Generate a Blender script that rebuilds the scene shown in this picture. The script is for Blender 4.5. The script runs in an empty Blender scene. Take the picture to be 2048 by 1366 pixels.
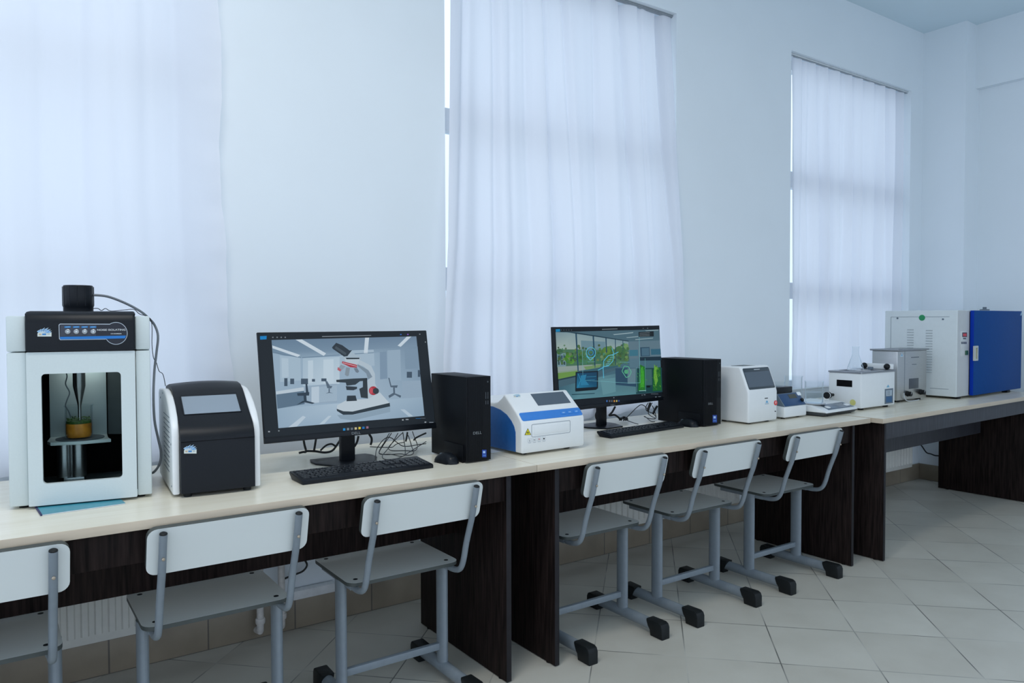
import bpy, bmesh, math, random
import numpy as np
from mathutils import Vector, Matrix

random.seed(7)
C = bpy.context.scene.collection
PI = math.pi

# ------------------------------------------------------------------ camera
F, YAW, PIT, ROL, CH = 1502.346, 0.610418, 0.0277053, -0.00254666, 1.24936
_c, _s = math.cos(YAW), math.sin(YAW)
FW = Vector((_s * math.cos(PIT), _c * math.cos(PIT), -math.sin(PIT)))
_rt = Vector((_c, -_s, 0)); _up = _rt.cross(FW)
RT = math.cos(ROL) * _rt + math.sin(ROL) * _up
UP = -math.sin(ROL) * _rt + math.cos(ROL) * _up
EYE = Vector((0, 0, CH))
cam = bpy.data.objects.new('camera', bpy.data.cameras.new('camera')); C.objects.link(cam)
cam.matrix_world = Matrix(((RT.x, UP.x, -FW.x, 0), (RT.y, UP.y, -FW.y, 0), (RT.z, UP.z, -FW.z, CH), (0, 0, 0, 1)))
cam.data.sensor_fit = 'HORIZONTAL'; cam.data.sensor_width = 36.0; cam.data.lens = F / 2048 * 36
cam.data.clip_start = 0.05; cam.data.clip_end = 200
bpy.context.scene.camera = cam


def ray(u, v): return FW + RT * ((u - 1024) / F) - UP * ((v - 683) / F)
def rad(px, p): return px / 2 * (Vector(p) - EYE).dot(FW) / F
def onZ(u, v, z): d = ray(u, v); return EYE + d * ((z - CH) / d.z)
def onY(u, v, y): d = ray(u, v); return EYE + d * (y / d.y)
def drop(u, v, y, z=.7600):
    p = onY(u, v, y)
    return p if p.z >= z else onZ(u, v, z)


class Fr:
    """a local frame standing in the room: x along the front, y away from the viewer, z up"""
    def __init__(s, o, ang=0.0, M=None):
        s.M = M if M is not None else Matrix.Translation(o) @ Matrix.Rotation(ang, 4, 'Z')
        s.I = s.M.inverted()
    def L(s, u, v, x=None, y=None, z=None):
        o = s.I @ EYE; d = s.I.to_3x3() @ ray(u, v)
        if x is not None: t = (x - o.x) / d.x
        elif y is not None: t = (y - o.y) / d.y
        else: t = (z - o.z) / d.z
        return o + d * t
    def sub(s, y1, z1, y2, z2):
        """frame lying on an inclined face running from (y1, z1) up to (y2, z2)"""
        return Fr(None, M=s.M @ Matrix.Translation((0, y1, z1)) @ Matrix.Rotation(-math.atan2(y2 - y1, z2 - z1), 4, 'X'))
    def left(s, x=0.0):
        """frame on the left face: its x axis runs along +y of the thing"""
        return Fr(None, M=s.M @ Matrix.Translation((x, 0, 0)) @ Matrix.Rotation(PI / 2, 4, 'Z') @ Matrix.Scale(-1, 4, (0, 1, 0)))


def front(a, b, lift=0.0, z=.75):
    p, q = onZ(a[0], a[1], z + lift), onZ(b[0], b[1], z + lift)
    f = Fr((p.x, p.y, z), math.atan2(q.y - p.y, q.x - p.x)); f.w = (q - p).length
    return f

# ------------------------------------------------------------------ materials
def S(r, g, b):
    f = lambda c: c / 255 / 12.92 if c / 255 <= .04045 else ((c / 255 + .055) / 1.055) ** 2.4
    return (f(r), f(g), f(b))

_mats = {}
def mat(name, col, rough=.5, metal=0.0, spec=.5, var=.06, scale=30, bump=0.0, stretch=None, coat=0.0):
    if name in _mats: return _mats[name]
    m = bpy.data.materials.new(name); m.use_nodes = True
    nt = m.node_tree; b = nt.nodes['Principled BSDF']
    b.inputs['Roughness'].default_value = rough; b.inputs['Metallic'].default_value = metal
    b.inputs['Specular IOR Level'].default_value = spec
    if coat: b.inputs['Coat Weight'].default_value = coat
    tc = nt.nodes.new('ShaderNodeTexCoord'); n = nt.nodes.new('ShaderNodeTexNoise')
    n.inputs['Scale'].default_value = scale; n.inputs['Detail'].default_value = 4
    if stretch:
        mp = nt.nodes.new('ShaderNodeMapping'); mp.inputs['Scale'].default_value = stretch
        nt.links.new(tc.outputs['Object'], mp.inputs['Vector']); nt.links.new(mp.outputs['Vector'], n.inputs['Vector'])
    else: nt.links.new(tc.outputs['Object'], n.inputs['Vector'])
    r = nt.nodes.new('ShaderNodeValToRGB')
    r.color_ramp.elements[0].position = .3; r.color_ramp.elements[1].position = .7
    r.color_ramp.elements[0].color = (*[c * (1 - var) for c in col], 1)
    r.color_ramp.elements[1].color = (*[min(1, c * (1 + var)) for c in col], 1)
    nt.links.new(n.outputs['Fac'], r.inputs['Fac']); nt.links.new(r.outputs['Color'], b.inputs['Base Color'])
    if bump:
        bp = nt.nodes.new('ShaderNodeBump'); bp.inputs['Strength'].default_value = bump; bp.inputs['Distance'].default_value = .002
        nt.links.new(n.outputs['Fac'], bp.inputs['Height']); nt.links.new(bp.outputs['Normal'], b.inputs['Normal'])
    _mats[name] = m
    return m

def colour_mat(name, emit):
    """prints and screens: the drawing's own colours; a screen gives off its light"""
    m = bpy.data.materials.new(name); m.use_nodes = True
    nt = m.node_tree; b = nt.nodes['Principled BSDF']
    a = nt.nodes.new('ShaderNodeVertexColor'); a.layer_name = 'Col'
    if emit:
        b.inputs['Base Color'].default_value = (.008, .009, .01, 1); b.inputs['Roughness'].default_value = .45
        b.inputs['Specular IOR Level'].default_value = .12
        nt.links.new(a.outputs['Color'], b.inputs['Emission Color']); b.inputs['Emission Strength'].default_value = emit
    else:
        nt.links.new(a.outputs['Color'], b.inputs['Base Color']); b.inputs['Roughness'].default_value = .45
    return m

def glass_mat(name, tint, refl=.1, rough=.02):
    m = bpy.data.materials.new(name); m.use_nodes = True
    nt = m.node_tree; nt.nodes.remove(nt.nodes['Principled BSDF']); o = nt.nodes['Material Output']
    t = nt.nodes.new('ShaderNodeBsdfTransparent'); t.inputs['Color'].default_value = (*tint, 1)
    g = nt.nodes.new('ShaderNodeBsdfGlossy'); g.inputs['Roughness'].default_value = rough
    g.inputs['Color'].default_value = (.9, .95, 1, 1)
    lw = nt.nodes.new('ShaderNodeLayerWeight'); lw.inputs['Blend'].default_value = refl
    mx = nt.nodes.new('ShaderNodeMixShader')
    mu = nt.nodes.new('ShaderNodeMath'); mu.operation = 'MULTIPLY'; mu.inputs[1].default_value = .45
    nt.links.new(lw.outputs['Fresnel'], mu.inputs[0]); nt.links.new(mu.outputs[0], mx.inputs['Fac']); nt.links.new(t.outputs[0], mx.inputs[1]); nt.links.new(g.outputs[0], mx.inputs[2])
    nt.links.new(mx.outputs[0], o.inputs['Surface'])
    return m

# room
M_wall = mat('painted_wall', (.765, .82, .865), .85, spec=.2, var=.012, scale=2.5, bump=.05)
M_ceil = mat('painted_ceiling', (.66, .77, .83), .9, spec=.2, var=.01, scale=3)
M_frame = mat('window_plastic', (.72, .76, .80), .4, var=.02)
M_rail = mat('rail_metal', (.30, .33, .36), .4, metal=.3)
M_railw = mat('rail_white', (.62, .66, .68), .5)
M_rad = mat('radiator_enamel', (.68, .68, .64), .4, var=.03)
M_pipe = mat('pipe_paint', (.62, .60, .58), .5, var=.1, scale=60)
M_duct = mat('duct_plastic', (.74, .76, .78), .5)
# desks, chairs
M_dark = mat('wenge_board', (.015, .0095, .0085), .6, spec=.12, var=.75, scale=9, stretch=(14, 14, .8))
M_dedge = mat('wenge_edge', (.020, .019, .022), .45, spec=.15, var=.1)
M_edge = mat('maple_edge', (.56, .47, .36), .5, var=.06, scale=8, stretch=(1, 8, 8))
M_white = mat('white_laminate', (.69, .72, .70), .42, var=.015, scale=5)
M_wedge = mat('laminate_edge', (.055, .065, .062), .5)
M_tube = mat('grey_tube', (.20, .235, .265), .38, var=.05, scale=40)
M_blackp = mat('black_rubber', (.0075, .0095, .0105), .5, spec=.25, var=.15)
M_bolt = mat('zinc_bolt', (.45, .38, .30), .35, metal=.8)
# apparatus
M_cream = mat('cream_enamel', (.59, .655, .655), .4, var=.015, bump=.02, scale=200)
M_wplast = mat('white_plastic', (.76, .78, .78), .38, var=.012)
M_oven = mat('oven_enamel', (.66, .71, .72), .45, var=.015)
M_ovenf = mat('oven_enamel_shaded', (.50, .52, .53), .45, var=.015)  # the oven's white enamel with the front strip's shading in the colour
M_bplast = mat('black_plastic', (.0065, .0085, .012), .42, spec=.22, var=.1, scale=300, bump=.05)
M_bgloss = mat('black_moulding', (.0065, .0085, .012), .34, spec=.22, var=.08)
M_pc = mat('pc_case', (.0045, .0055, .0075), .5, spec=.15, var=.15, scale=200)
M_blue = mat('blue_panel', (.012, .10, .33), .45, var=.06, scale=60)
M_bluel = mat('bright_blue_strip', (.03, .20, .60), .4, var=.03)
M_ovdoor = mat('oven_blue_enamel', (.0035, .058, .235), .5, spec=.08, var=.04, scale=80)
M_ovside = mat('oven_blue_edge', (.002, .035, .36), .4, spec=.1, var=.03)
M_steel = mat('brushed_steel', (.52, .52, .52), .30, metal=1.0, var=.05, scale=8, stretch=(2, 2, 60))
M_steeld = mat('steel_tank', (.33, .34, .36), .33, metal=.9, var=.06, scale=20)
M_scr = mat('blank_screen', (.25, .30, .35), .25, var=.03, scale=4)
M_scrd = mat('dark_screen', (.035, .050, .062), .2, var=.03, scale=4)
M_scrm = mat('slate_screen', (.085, .11, .14), .2, var=.03, scale=4)
M_cable = mat('black_cable', (.009, .010, .011), .5)
M_gcable = mat('grey_cable', (.16, .18, .20), .5)
M_grey = mat('grey_plastic', (.13, .17, .21), .5)
M_disc = mat('grey_disc', (.11, .13, .15), .6)
M_mid = mat('grey_lining', (.16, .18, .18), .7)
M_soot = mat('black_lining', (.004, .004, .005), .8, spec=.1)
M_booklet = mat('teal_cover', (.05, .28, .36), .35, var=.12, scale=12)
M_page = mat('paper', (.75, .78, .82), .7)
M_navy = mat('navy_spine', (.02, .02, .09), .5)
M_stick = mat('white_sticker', (.78, .82, .84), .5)
M_green = mat('green_sticker', (.01, .27, .10), .5)
M_yel = mat('yellow_sticker', (.60, .58, .20), .5)
M_tea = mat('amber_liquid', (.85, .30, .035), .15, spec=.5, var=.25, scale=40)
M_herb = mat('green_leaves', (.045, .11, .015), .6, var=.5, scale=200)
M_print = colour_mat('printed_colours', 0)
M_screen = colour_mat('screen_light', .86)
M_pane = glass_mat('window_glass', (.94, .97, .98), .08)
M_door_glass = glass_mat('door_glass', (.80, .85, .85), .03)
M_glass = glass_mat('lab_glass', (.972, .982, .982), .10, .03)
M_water = glass_mat('water', (.955, .975, .98), .10, .02)

def floor_material():
    m = bpy.data.materials.new('floor_tiles'); m.use_nodes = True; nt = m.node_tree; N = nt.nodes; L = nt.links
    b = N['Principled BSDF']; tc = N.new('ShaderNodeTexCoord'); sx = N.new('ShaderNodeSeparateXYZ'); L.new(tc.outputs['Object'], sx.inputs[0])
    def math_(op, a, b_=None):
        n = N.new('ShaderNodeMath'); n.operation = op
        for i, q in enumerate((a, b_)):
            if q is None: continue
            if isinstance(q, (int, float)): n.inputs[i].default_value = q
            else: L.new(q, n.inputs[i])
        return n.outputs[0]
    P = .3385
    u = math_('DIVIDE', math_('SUBTRACT', math_('MULTIPLY', math_('SUBTRACT', sx.outputs[0], sx.outputs[1]), .70711), .152), P)
    v = math_('DIVIDE', math_('SUBTRACT', math_('MULTIPLY', math_('ADD', sx.outputs[0], sx.outputs[1]), .70711), 2.826), P + .005)
    def line(q):
        f = math_('FRACT', q); return math_('MINIMUM', f, math_('SUBTRACT', 1.0, f))
    d = math_('MINIMUM', line(u), line(v))
    g = N.new('ShaderNodeMapRange'); g.inputs['From Min'].default_value = .004; g.inputs['From Max'].default_value = .009; L.new(d, g.inputs['Value'])
    cb = N.new('ShaderNodeCombineXYZ'); L.new(math_('FLOOR', u), cb.inputs[0]); L.new(math_('FLOOR', v), cb.inputs[1])
    wn = N.new('ShaderNodeTexWhiteNoise'); L.new(cb.outputs[0], wn.inputs['Vector'])
    n1 = N.new('ShaderNodeTexNoise'); n1.inputs['Scale'].default_value = 5; n1.inputs['Detail'].default_value = 6; L.new(tc.outputs['Object'], n1.inputs['Vector'])
    fac = math_('ADD', math_('MULTIPLY', wn.outputs['Value'], .35), math_('MULTIPLY', n1.outputs['Fac'], .65))
    r = N.new('ShaderNodeValToRGB'); r.color_ramp.elements[0].color = (.475, .455, .395, 1); r.color_ramp.elements[1].color = (.60, .585, .52, 1)
    r.color_ramp.elements[0].position = .2; r.color_ramp.elements[1].position = .8; L.new(fac, r.inputs['Fac'])
    n2 = N.new('ShaderNodeTexNoise'); n2.inputs['Scale'].default_value = 3.5; L.new(tc.outputs['Object'], n2.inputs['Vector'])
    gr = N.new('ShaderNodeValToRGB'); gr.color_ramp.elements[0].color = (.13, .13, .12, 1); gr.color_ramp.elements[1].color = (.50, .49, .44, 1)
    gr.color_ramp.elements[0].position = .4; gr.color_ramp.elements[1].position = .64; L.new(n2.outputs['Fac'], gr.inputs['Fac'])
    mx = N.new('ShaderNodeMixRGB'); L.new(g.outputs[0], mx.inputs['Fac']); L.new(gr.outputs['Color'], mx.inputs[1]); L.new(r.outputs['Color'], mx.inputs[2])
    L.new(mx.outputs[0], b.inputs['Base Color']); b.inputs['Roughness'].default_value = .38; b.inputs['Specular IOR Level'].default_value = .4
    return m

def base_tile_material():
    m = bpy.data.materials.new('baseboard_tiles'); m.use_nodes = True; nt = m.node_tree; N = nt.nodes; L = nt.links; b = N['Principled BSDF']
    tc = N.new('ShaderNodeTexCoord'); bt = N.new('ShaderNodeTexBrick'); mp = N.new('ShaderNodeMapping'); mp.inputs['Rotation'].default_value = (PI / 2, 0, 0)
    mp.inputs['Location'].default_value = (.0, .0, .02)
    L.new(tc.outputs['Object'], mp.inputs['Vector']); L.new(mp.outputs['Vector'], bt.inputs['Vector'])
    bt.inputs['Scale'].default_value = 1; bt.inputs['Brick Width'].default_value = .335; bt.inputs['Row Height'].default_value = .6
    bt.inputs['Mortar Size'].default_value = .003; bt.offset = 0
    bt.inputs['Color1'].default_value = (.38, .32, .24, 1); bt.inputs['Color2'].default_value = (.33, .28, .21, 1); bt.inputs['Mortar'].default_value = (.16, .14, .12, 1)
    n = N.new('ShaderNodeTexNoise'); n.inputs['Scale'].default_value = 7; n.inputs['Detail'].default_value = 6; L.new(tc.outputs['Object'], n.inputs['Vector'])
    mx = N.new('ShaderNodeMixRGB'); mx.blend_type = 'MULTIPLY'; mx.inputs['Fac'].default_value = .5
    L.new(bt.outputs['Color'], mx.inputs[1]); L.new(n.outputs['Fac'], mx.inputs[2]); L.new(mx.outputs[0], b.inputs['Base Color'])
    b.inputs['Roughness'].default_value = .45
    return m

def maple_material():
    m = bpy.data.materials.new('maple_laminate'); m.use_nodes = True; nt = m.node_tree; N = nt.nodes; L = nt.links; b = N['Principled BSDF']
    tc = N.new('ShaderNodeTexCoord'); mp = N.new('ShaderNodeMapping'); mp.inputs['Scale'].default_value = (1.2, 16, 16); L.new(tc.outputs['Object'], mp.inputs['Vector'])
    n = N.new('ShaderNodeTexNoise'); n.inputs['Scale'].default_value = 2.2; n.inputs['Detail'].default_value = 7; n.inputs['Distortion'].default_value = .6; L.new(mp.outputs['Vector'], n.inputs['Vector'])
    r = N.new('ShaderNodeValToRGB'); r.color_ramp.elements[0].position = .3; r.color_ramp.elements[1].position = .7
    r.color_ramp.elements[0].color = (.77, .71, .57, 1); r.color_ramp.elements[1].color = (.83, .78, .65, 1)
    L.new(n.outputs['Fac'], r.inputs['Fac']); L.new(r.outputs['Color'], b.inputs['Base Color']); b.inputs['Roughness'].default_value = .27; b.inputs['Specular IOR Level'].default_value = .6
    return m

def curtain_material():
    m = bpy.data.materials.new('curtain_cloth'); m.use_nodes = True; nt = m.node_tree; N = nt.nodes; L = nt.links
    N.remove(N['Principled BSDF']); o = N['Material Output']
    d = N.new('ShaderNodeBsdfDiffuse'); t = N.new('ShaderNodeBsdfTranslucent'); mx = N.new('ShaderNodeMixShader')
    tc = N.new('ShaderNodeTexCoord'); w = N.new('ShaderNodeTexNoise'); w.inputs['Scale'].default_value = 6; L.new(tc.outputs['Object'], w.inputs['Vector'])
    r = N.new('ShaderNodeValToRGB'); r.color_ramp.elements[0].color = (.82, .83, .86, 1); r.color_ramp.elements[1].color = (.86, .87, .90, 1); L.new(w.outputs['Fac'], r.inputs['Fac'])
    L.new(r.outputs['Color'], d.inputs['Color']); t.inputs['Color'].default_value = (.92, .91, .95, 1)
    mx.inputs['Fac'].default_value = .56; L.new(d.outputs[0], mx.inputs[1]); L.new(t.outputs[0], mx.inputs[2]); L.new(mx.outputs[0], o.inputs['Surface'])
    return m

M_floor, M_base, M_top, M_curt = floor_material(), base_tile_material(), maple_material(), curtain_material()

# ------------------------------------------------------------------ mesh building
class MB:
    def __init__(s): s.bm = bmesh.new()
    def _fin(s, faces, m, bev=0, seg=2):
        for f in faces: f.material_index = m
        if bev:
            es = set(e for f in faces for e in f.edges)
            bmesh.ops.bevel(s.bm, geom=list(es), offset=bev, segments=seg, profile=.5, affect='EDGES', clamp_overlap=True)
    def box(s, x0, x1, y0, y1, z0, z1, bev=0, m=0, seg=2):
        v = [s.bm.verts.new(p) for p in ((x0, y0, z0), (x1, y0, z0), (x1, y1, z0), (x0, y1, z0), (x0, y0, z1), (x1, y0, z1), (x1, y1, z1), (x0, y1, z1))]
        fs = [s.bm.faces.new([v[i] for i in q]) for q in ((3, 2, 1, 0), (4, 5, 6, 7), (0, 1, 5, 4), (1, 2, 6, 5), (2, 3, 7, 6), (3, 0, 4, 7))]
        s._fin(fs, m, bev, seg); return s
    def hexa(s, pts, m=0, bev=0):
        v = [s.bm.verts.new(p) for p in pts]
        fs = [s.bm.faces.new([v[i] for i in q]) for q in ((3, 2, 1, 0), (4, 5, 6, 7), (0, 1, 5, 4), (1, 2, 6, 5), (2, 3, 7, 6), (3, 0, 4, 7))]
        s._fin(fs, m, bev); return s
    def prism(s, poly, axis, c0, c1, bev=0, m=0, seg=2, msides=None):
        """poly of (a, b) pairs, extruded along axis; axis x: (y, z); y: (x, z); z: (x, y)"""
        P = {'x': lambda a, b, c: (c, a, b), 'y': lambda a, b, c: (a, c, b), 'z': lambda a, b, c: (a, b, c)}[axis]
        A = [s.bm.verts.new(P(a, b, c0)) for a, b in poly]; B = [s.bm.verts.new(P(a, b, c1)) for a, b in poly]
        n = len(poly); caps = [s.bm.faces.new(A), s.bm.faces.new(B)]
        sides = [s.bm.faces.new([A[i], A[(i + 1) % n], B[(i + 1) % n], B[i]]) for i in range(n)]
        bmesh.ops.recalc_face_normals(s.bm, faces=caps + sides)
        for f in caps: f.material_index = m
        for f in sides: f.material_index = m if msides is None else msides
        if bev:
            bmesh.ops.bevel(s.bm, geom=list(set(e for f in caps for e in f.edges)), offset=bev, segments=seg, profile=.5, affect='EDGES', clamp_overlap=True)
        return s
    def ring(s, outer, inner, axis, c0, c1, m=0):
        """a plate with a hole: outer and inner outlines with as many points each"""
        P = {'x': lambda a, b, c: (c, a, b), 'y': lambda a, b, c: (a, c, b), 'z': lambda a, b, c: (a, b, c)}[axis]
        n = len(outer); V = [[s.bm.verts.new(P(a, b, c)) for a, b in pl] for pl in (outer, inner) for c in (c0, c1)]
        oa, ob, ia, ib = V; fs = []
        for i in range(n):
            j = (i + 1) % n
            fs += [s.bm.faces.new(q) for q in ((oa[i], oa[j], ia[j], ia[i]), (ob[i], ob[j], ib[j], ib[i]), (oa[i], oa[j], ob[j], ob[i]), (ia[i], ia[j], ib[j], ib[i]))]
        bmesh.ops.recalc_face_normals(s.bm, faces=fs)
        for f in fs: f.material_index = m
        return s
    def tube(s, pts, r, seg=10, m=0, smooth=0, flat=None, up=None, cap=True):
        pts = [Vector(p) for p in pts]
        if smooth: pts = spline(pts, smooth)
        rings = []; prev = None; n = len(pts)
        for i, p in enumerate(pts):
            t = (pts[min(i + 1, n - 1)] - pts[max(i - 1, 0)])
            t = t.normalized() if t.length > 1e-9 else Vector((0, 0, 1))
            if prev is None:
                u = Vector(up) if up else (Vector((0, 0, 1)) if abs(t.z) < .9 else Vector((1, 0, 0)))
            else: u = prev
            u = u - t * u.dot(t)
            u = u.normalized() if u.length > 1e-6 else t.orthogonal().normalized()
            prev = u; w = t.cross(u)
            rr = r[i] if isinstance(r, (list, tuple)) else r
            a, b = flat if flat else (1, 1)
            rings.append([s.bm.verts.new(p + (u * math.cos(2 * PI * k / seg) * a + w * math.sin(2 * PI * k / seg) * b) * rr) for k in range(seg)])
        fs = []
        for A, B in zip(rings, rings[1:]):
            fs += [s.bm.faces.new([A[k], A[(k + 1) % seg], B[(k + 1) % seg], B[k]]) for k in range(seg)]
        if cap: fs += [s.bm.faces.new(rings[0][::-1]), s.bm.faces.new(rings[-1])]
        for f in fs: f.material_index = m
        return s
    def lathe(s, prof, c=(0, 0, 0), seg=32, m=0, axis='z', spout=None):
        rings = []
        for r, h in prof:
            ring = []
            for k in range(seg):
                a = 2 * PI * k / seg; rr = r
                if spout and h >= spout[1]:
                    da = abs((a - spout[0] + PI) % (2 * PI) - PI)
                    if da < .45: rr = r + spout[2] * (1 - da / .45)
                x, y = rr * math.cos(a), rr * math.sin(a)
                q = {'z': (x, y, h), 'x': (h, x, y), 'y': (x, h, y)}[axis]
                ring.append(s.bm.verts.new((q[0] + c[0], q[1] + c[1], q[2] + c[2])))
            rings.append(ring)
        fs = []
        for A, B in zip(rings, rings[1:]):
            fs += [s.bm.faces.new([A[k], A[(k + 1) % seg], B[(k + 1) % seg], B[k]]) for k in range(seg)]
        if prof[0][0] > 1e-6: fs.append(s.bm.faces.new(rings[0][::-1]))
        if prof[-1][0] > 1e-6: fs.append(s.bm.faces.new(rings[-1]))
        bmesh.ops.recalc_face_normals(s.bm, faces=fs)
        for f in fs: f.material_index = m
        return s
    def done(s, name, mats, parent=None, fr=None, sharp=35, smooth=True):
        bmesh.ops.remove_doubles(s.bm, verts=s.bm.verts, dist=1e-7)
        if fr is not None and parent is not None:
            s.bm.transform(root_fr(parent).I @ fr.M)
        me = bpy.data.meshes.new(name); s.bm.to_mesh(me); s.bm.free()
        for m_ in (mats if isinstance(mats, (list, tuple)) else [mats]): me.materials.append(m_)
        return link(name, me, parent, sharp if smooth else None)

def link(name, me, parent=None, sharp=35):
    if sharp:
        me.polygons.foreach_set('use_smooth', [True] * len(me.polygons)); me.set_sharp_from_angle(angle=math.radians(sharp))
    o = bpy.data.objects.new(name, me); C.objects.link(o)
    if parent is not None: o.parent = parent
    return o

def spline(P, k):
    out = []
    for i in range(len(P) - 1):
        a, b, c, d = P[max(i - 1, 0)], P[i], P[i + 1], P[min(i + 2, len(P) - 1)]
        for j in range(k):
            t = j / k
            out.append(.5 * ((2 * b) + (c - a) * t + (2 * a - 5 * b + 4 * c - d) * t * t + (3 * b - a - 3 * c + d) * t ** 3))
    out.append(P[-1]); return out

def rrect(x0, x1, z0, z1, r, n=5):
    out = []
    for cx, cz, a0 in ((x1 - r, z1 - r, 0), (x0 + r, z1 - r, PI / 2), (x0 + r, z0 + r, PI), (x1 - r, z0 + r, 3 * PI / 2)):
        out += [(cx + r * math.cos(a0 + PI / 2 * k / n), cz + r * math.sin(a0 + PI / 2 * k / n)) for k in range(n + 1)]
    return out

ROOTS = {}
def root_fr(o):
    while o.name not in ROOTS: o = o.parent
    return ROOTS[o.name]
def tag(o, label, cat, group=None):
    o['label'] = label; o['category'] = cat
    if group: o['group'] = group
    return o
def thing(name, label, cat, fr, group=None):
    o = bpy.data.objects.new(name, None); C.objects.link(o); o.empty_display_size = .1
    o.matrix_world = fr.M; ROOTS[o.name] = fr
    return tag(o, label, cat, group)
def struct(o): o['kind'] = 'structure'; return o
def copy_tree(o, parent=None):
    c = o.copy(); C.objects.link(c)
    if parent is not None: c.parent = parent
    for ch in list(o.children): copy_tree(ch, c)
    return c

class Print:
    """flat coloured drawing lying on a face: polygons in face coordinates"""
    def __init__(s, fr, px=None): s.fr = fr; s.px = px or (lambda u, v: (u, v)); s.items = []
    def P(s, u, v): q = s.fr.L(*s.px(u, v), y=0.0); return (q.x, q.z)
    def poly(s, pts, col, layer=1, raw=False):
        s.items.append(([p if raw else s.P(*p) for p in pts], col, layer)); return s
    def rect(s, u0, v0, u1, v1, col, layer=1): return s.poly([(u0, v0), (u1, v0), (u1, v1), (u0, v1)], col, layer)
    def disc(s, u, v, r, col, layer=1, n=20, ry=None):
        return s.poly([(u + r * math.cos(2 * PI * k / n), v + (ry or r) * math.sin(2 * PI * k / n)) for k in range(n)], col, layer)
    def line(s, pts, w, col, layer=1):
        for a, b in zip(pts, pts[1:]):
            d = math.hypot(b[0] - a[0], b[1] - a[1]) or 1; nx, ny = -(b[1] - a[1]) / d * w / 2, (b[0] - a[0]) / d * w / 2
            s.poly([(a[0] + nx, a[1] + ny), (b[0] + nx, b[1] + ny), (b[0] - nx, b[1] - ny), (a[0] - nx, a[1] - ny)], col, layer)
        return s
    def loop(s, u, v, r, w, col, layer=1, a0=0, a1=2 * PI, n=24, ry=None):
        return s.line([(u + r * math.cos(a0 + (a1 - a0) * k / n), v + (ry or r) * math.sin(a0 + (a1 - a0) * k / n)) for k in range(n + 1)], w, col, layer)
    def done(s, name, parent, material=None, step=.0003):
        bm = bmesh.new(); cl = bm.loops.layers.color.new('Col') if False else bm.loops.layers.float_color.new('Col')
        for pts, col, layer in s.items:
            f = bm.faces.new([bm.verts.new((x, -layer * step, z)) for x, z in pts])
            cs = [(*S(*q_), 1) for q_ in (col if isinstance(col, list) else [col] * len(pts))]
            for l, c in zip(f.loops, cs): l[cl] = c
            f.normal_update()
            if f.normal.y > 0: f.normal_flip()
        bmesh.ops.triangulate(bm, faces=bm.faces, quad_method='BEAUTY', ngon_method='EAR_CLIP')
        bm.transform(root_fr(parent).I @ s.fr.M)
        me = bpy.data.meshes.new(name); bm.to_mesh(me); bm.free(); me.materials.append(material or M_print)
        return link(name, me, parent, None)

def lettering(txt, fr, x, z, size, mat_, parent, name='lettering', bold=0.0, sx=1.0, off=.0006, space=1.0, width=None):
    cu = bpy.data.curves.new(name, 'FONT'); cu.body = txt; cu.size = size; cu.align_x = 'CENTER'; cu.align_y = 'CENTER'; cu.offset = bold
    cu.space_character = space; cu.resolution_u = 3
    o = bpy.data.objects.new(name, cu); C.objects.link(o)
    bpy.context.view_layer.update()
    me = bpy.data.meshes.new_from_object(o.evaluated_get(bpy.context.evaluated_depsgraph_get()))
    bpy.data.objects.remove(o); bpy.data.curves.remove(cu)
    if width: sx = width / max(1e-6, max(v.co.x for v in me.vertices) - min(v.co.x for v in me.vertices))
    me.transform(root_fr(parent).I @ fr.M @ Matrix.Translation((x, -off, z)) @ Matrix.Rotation(PI / 2, 4, 'X') @ Matrix.Diagonal((sx, 1, 1, 1)))
    me.materials.clear(); me.materials.append(mat_)
    return link(name, me, parent, None)

def emblem(fr, u, v, w, parent, name='logo_sticker', h=None, pale=False):
    """the white sticker with a fan of blue leaves; u, v, w, h in pixels of the photograph"""
    h = h or w * .75; p = Print(fr)
    X = lambda a, b: (u + a * w, v + b * h)
    p.poly([X(-.5, .5), X(-.5, .22), X(-.42, .02), X(-.2, -.06), X(.3, -.02), X(.5, .1), X(.5, .5)], (214, 220, 214), 1)
    for k, (bx_, ang, ln) in enumerate(((-.42, -88, .30), (-.34, -76, .44), (-.26, -62, .62), (-.16, -50, .72), (-.06, -38, .66), (.02, -24, .56), (.08, -8, .46))):
        a = math.radians(ang); dx, dy = math.cos(a), math.sin(a); nx, ny = -dy, dx
        b0 = (bx_, .16); t = (b0[0] + dx * ln, b0[1] + dy * ln); mid = (b0[0] + dx * ln * .55 + nx * -.05, b0[1] + dy * ln * .55 + ny * -.05)
        o_ = (205, 228, 240) if not pale else (190, 214, 224); i_ = (60, 140, 205) if not pale else (120, 176, 204)
        p.poly([X(*b0), X(mid[0] + nx * .07, mid[1] + ny * .07), X(*t), X(mid[0] - nx * .07, mid[1] - ny * .07)], o_, 2)
        p.poly([X(*b0), X(mid[0] + nx * .036, mid[1] + ny * .036), X(b0[0] + dx * ln * .9, b0[1] + dy * ln * .9), X(mid[0] - nx * .036, mid[1] - ny * .036)], i_, 3)
    p.poly([X(-.16, .2), X(.12, .2), X(.12, .36), X(-.16, .36)], (60, 130, 190), 4)
    p.poly([X(-.4, .22), X(-.22, .22), X(-.22, .36), X(-.4, .36)], (190, 170, 140), 4)
    p.poly([X(.2, .2), X(.4, .2), X(.4, .3), X(.2, .3)], (170, 180, 180), 4)
    return p.done(name, parent, step=.00025)

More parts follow.
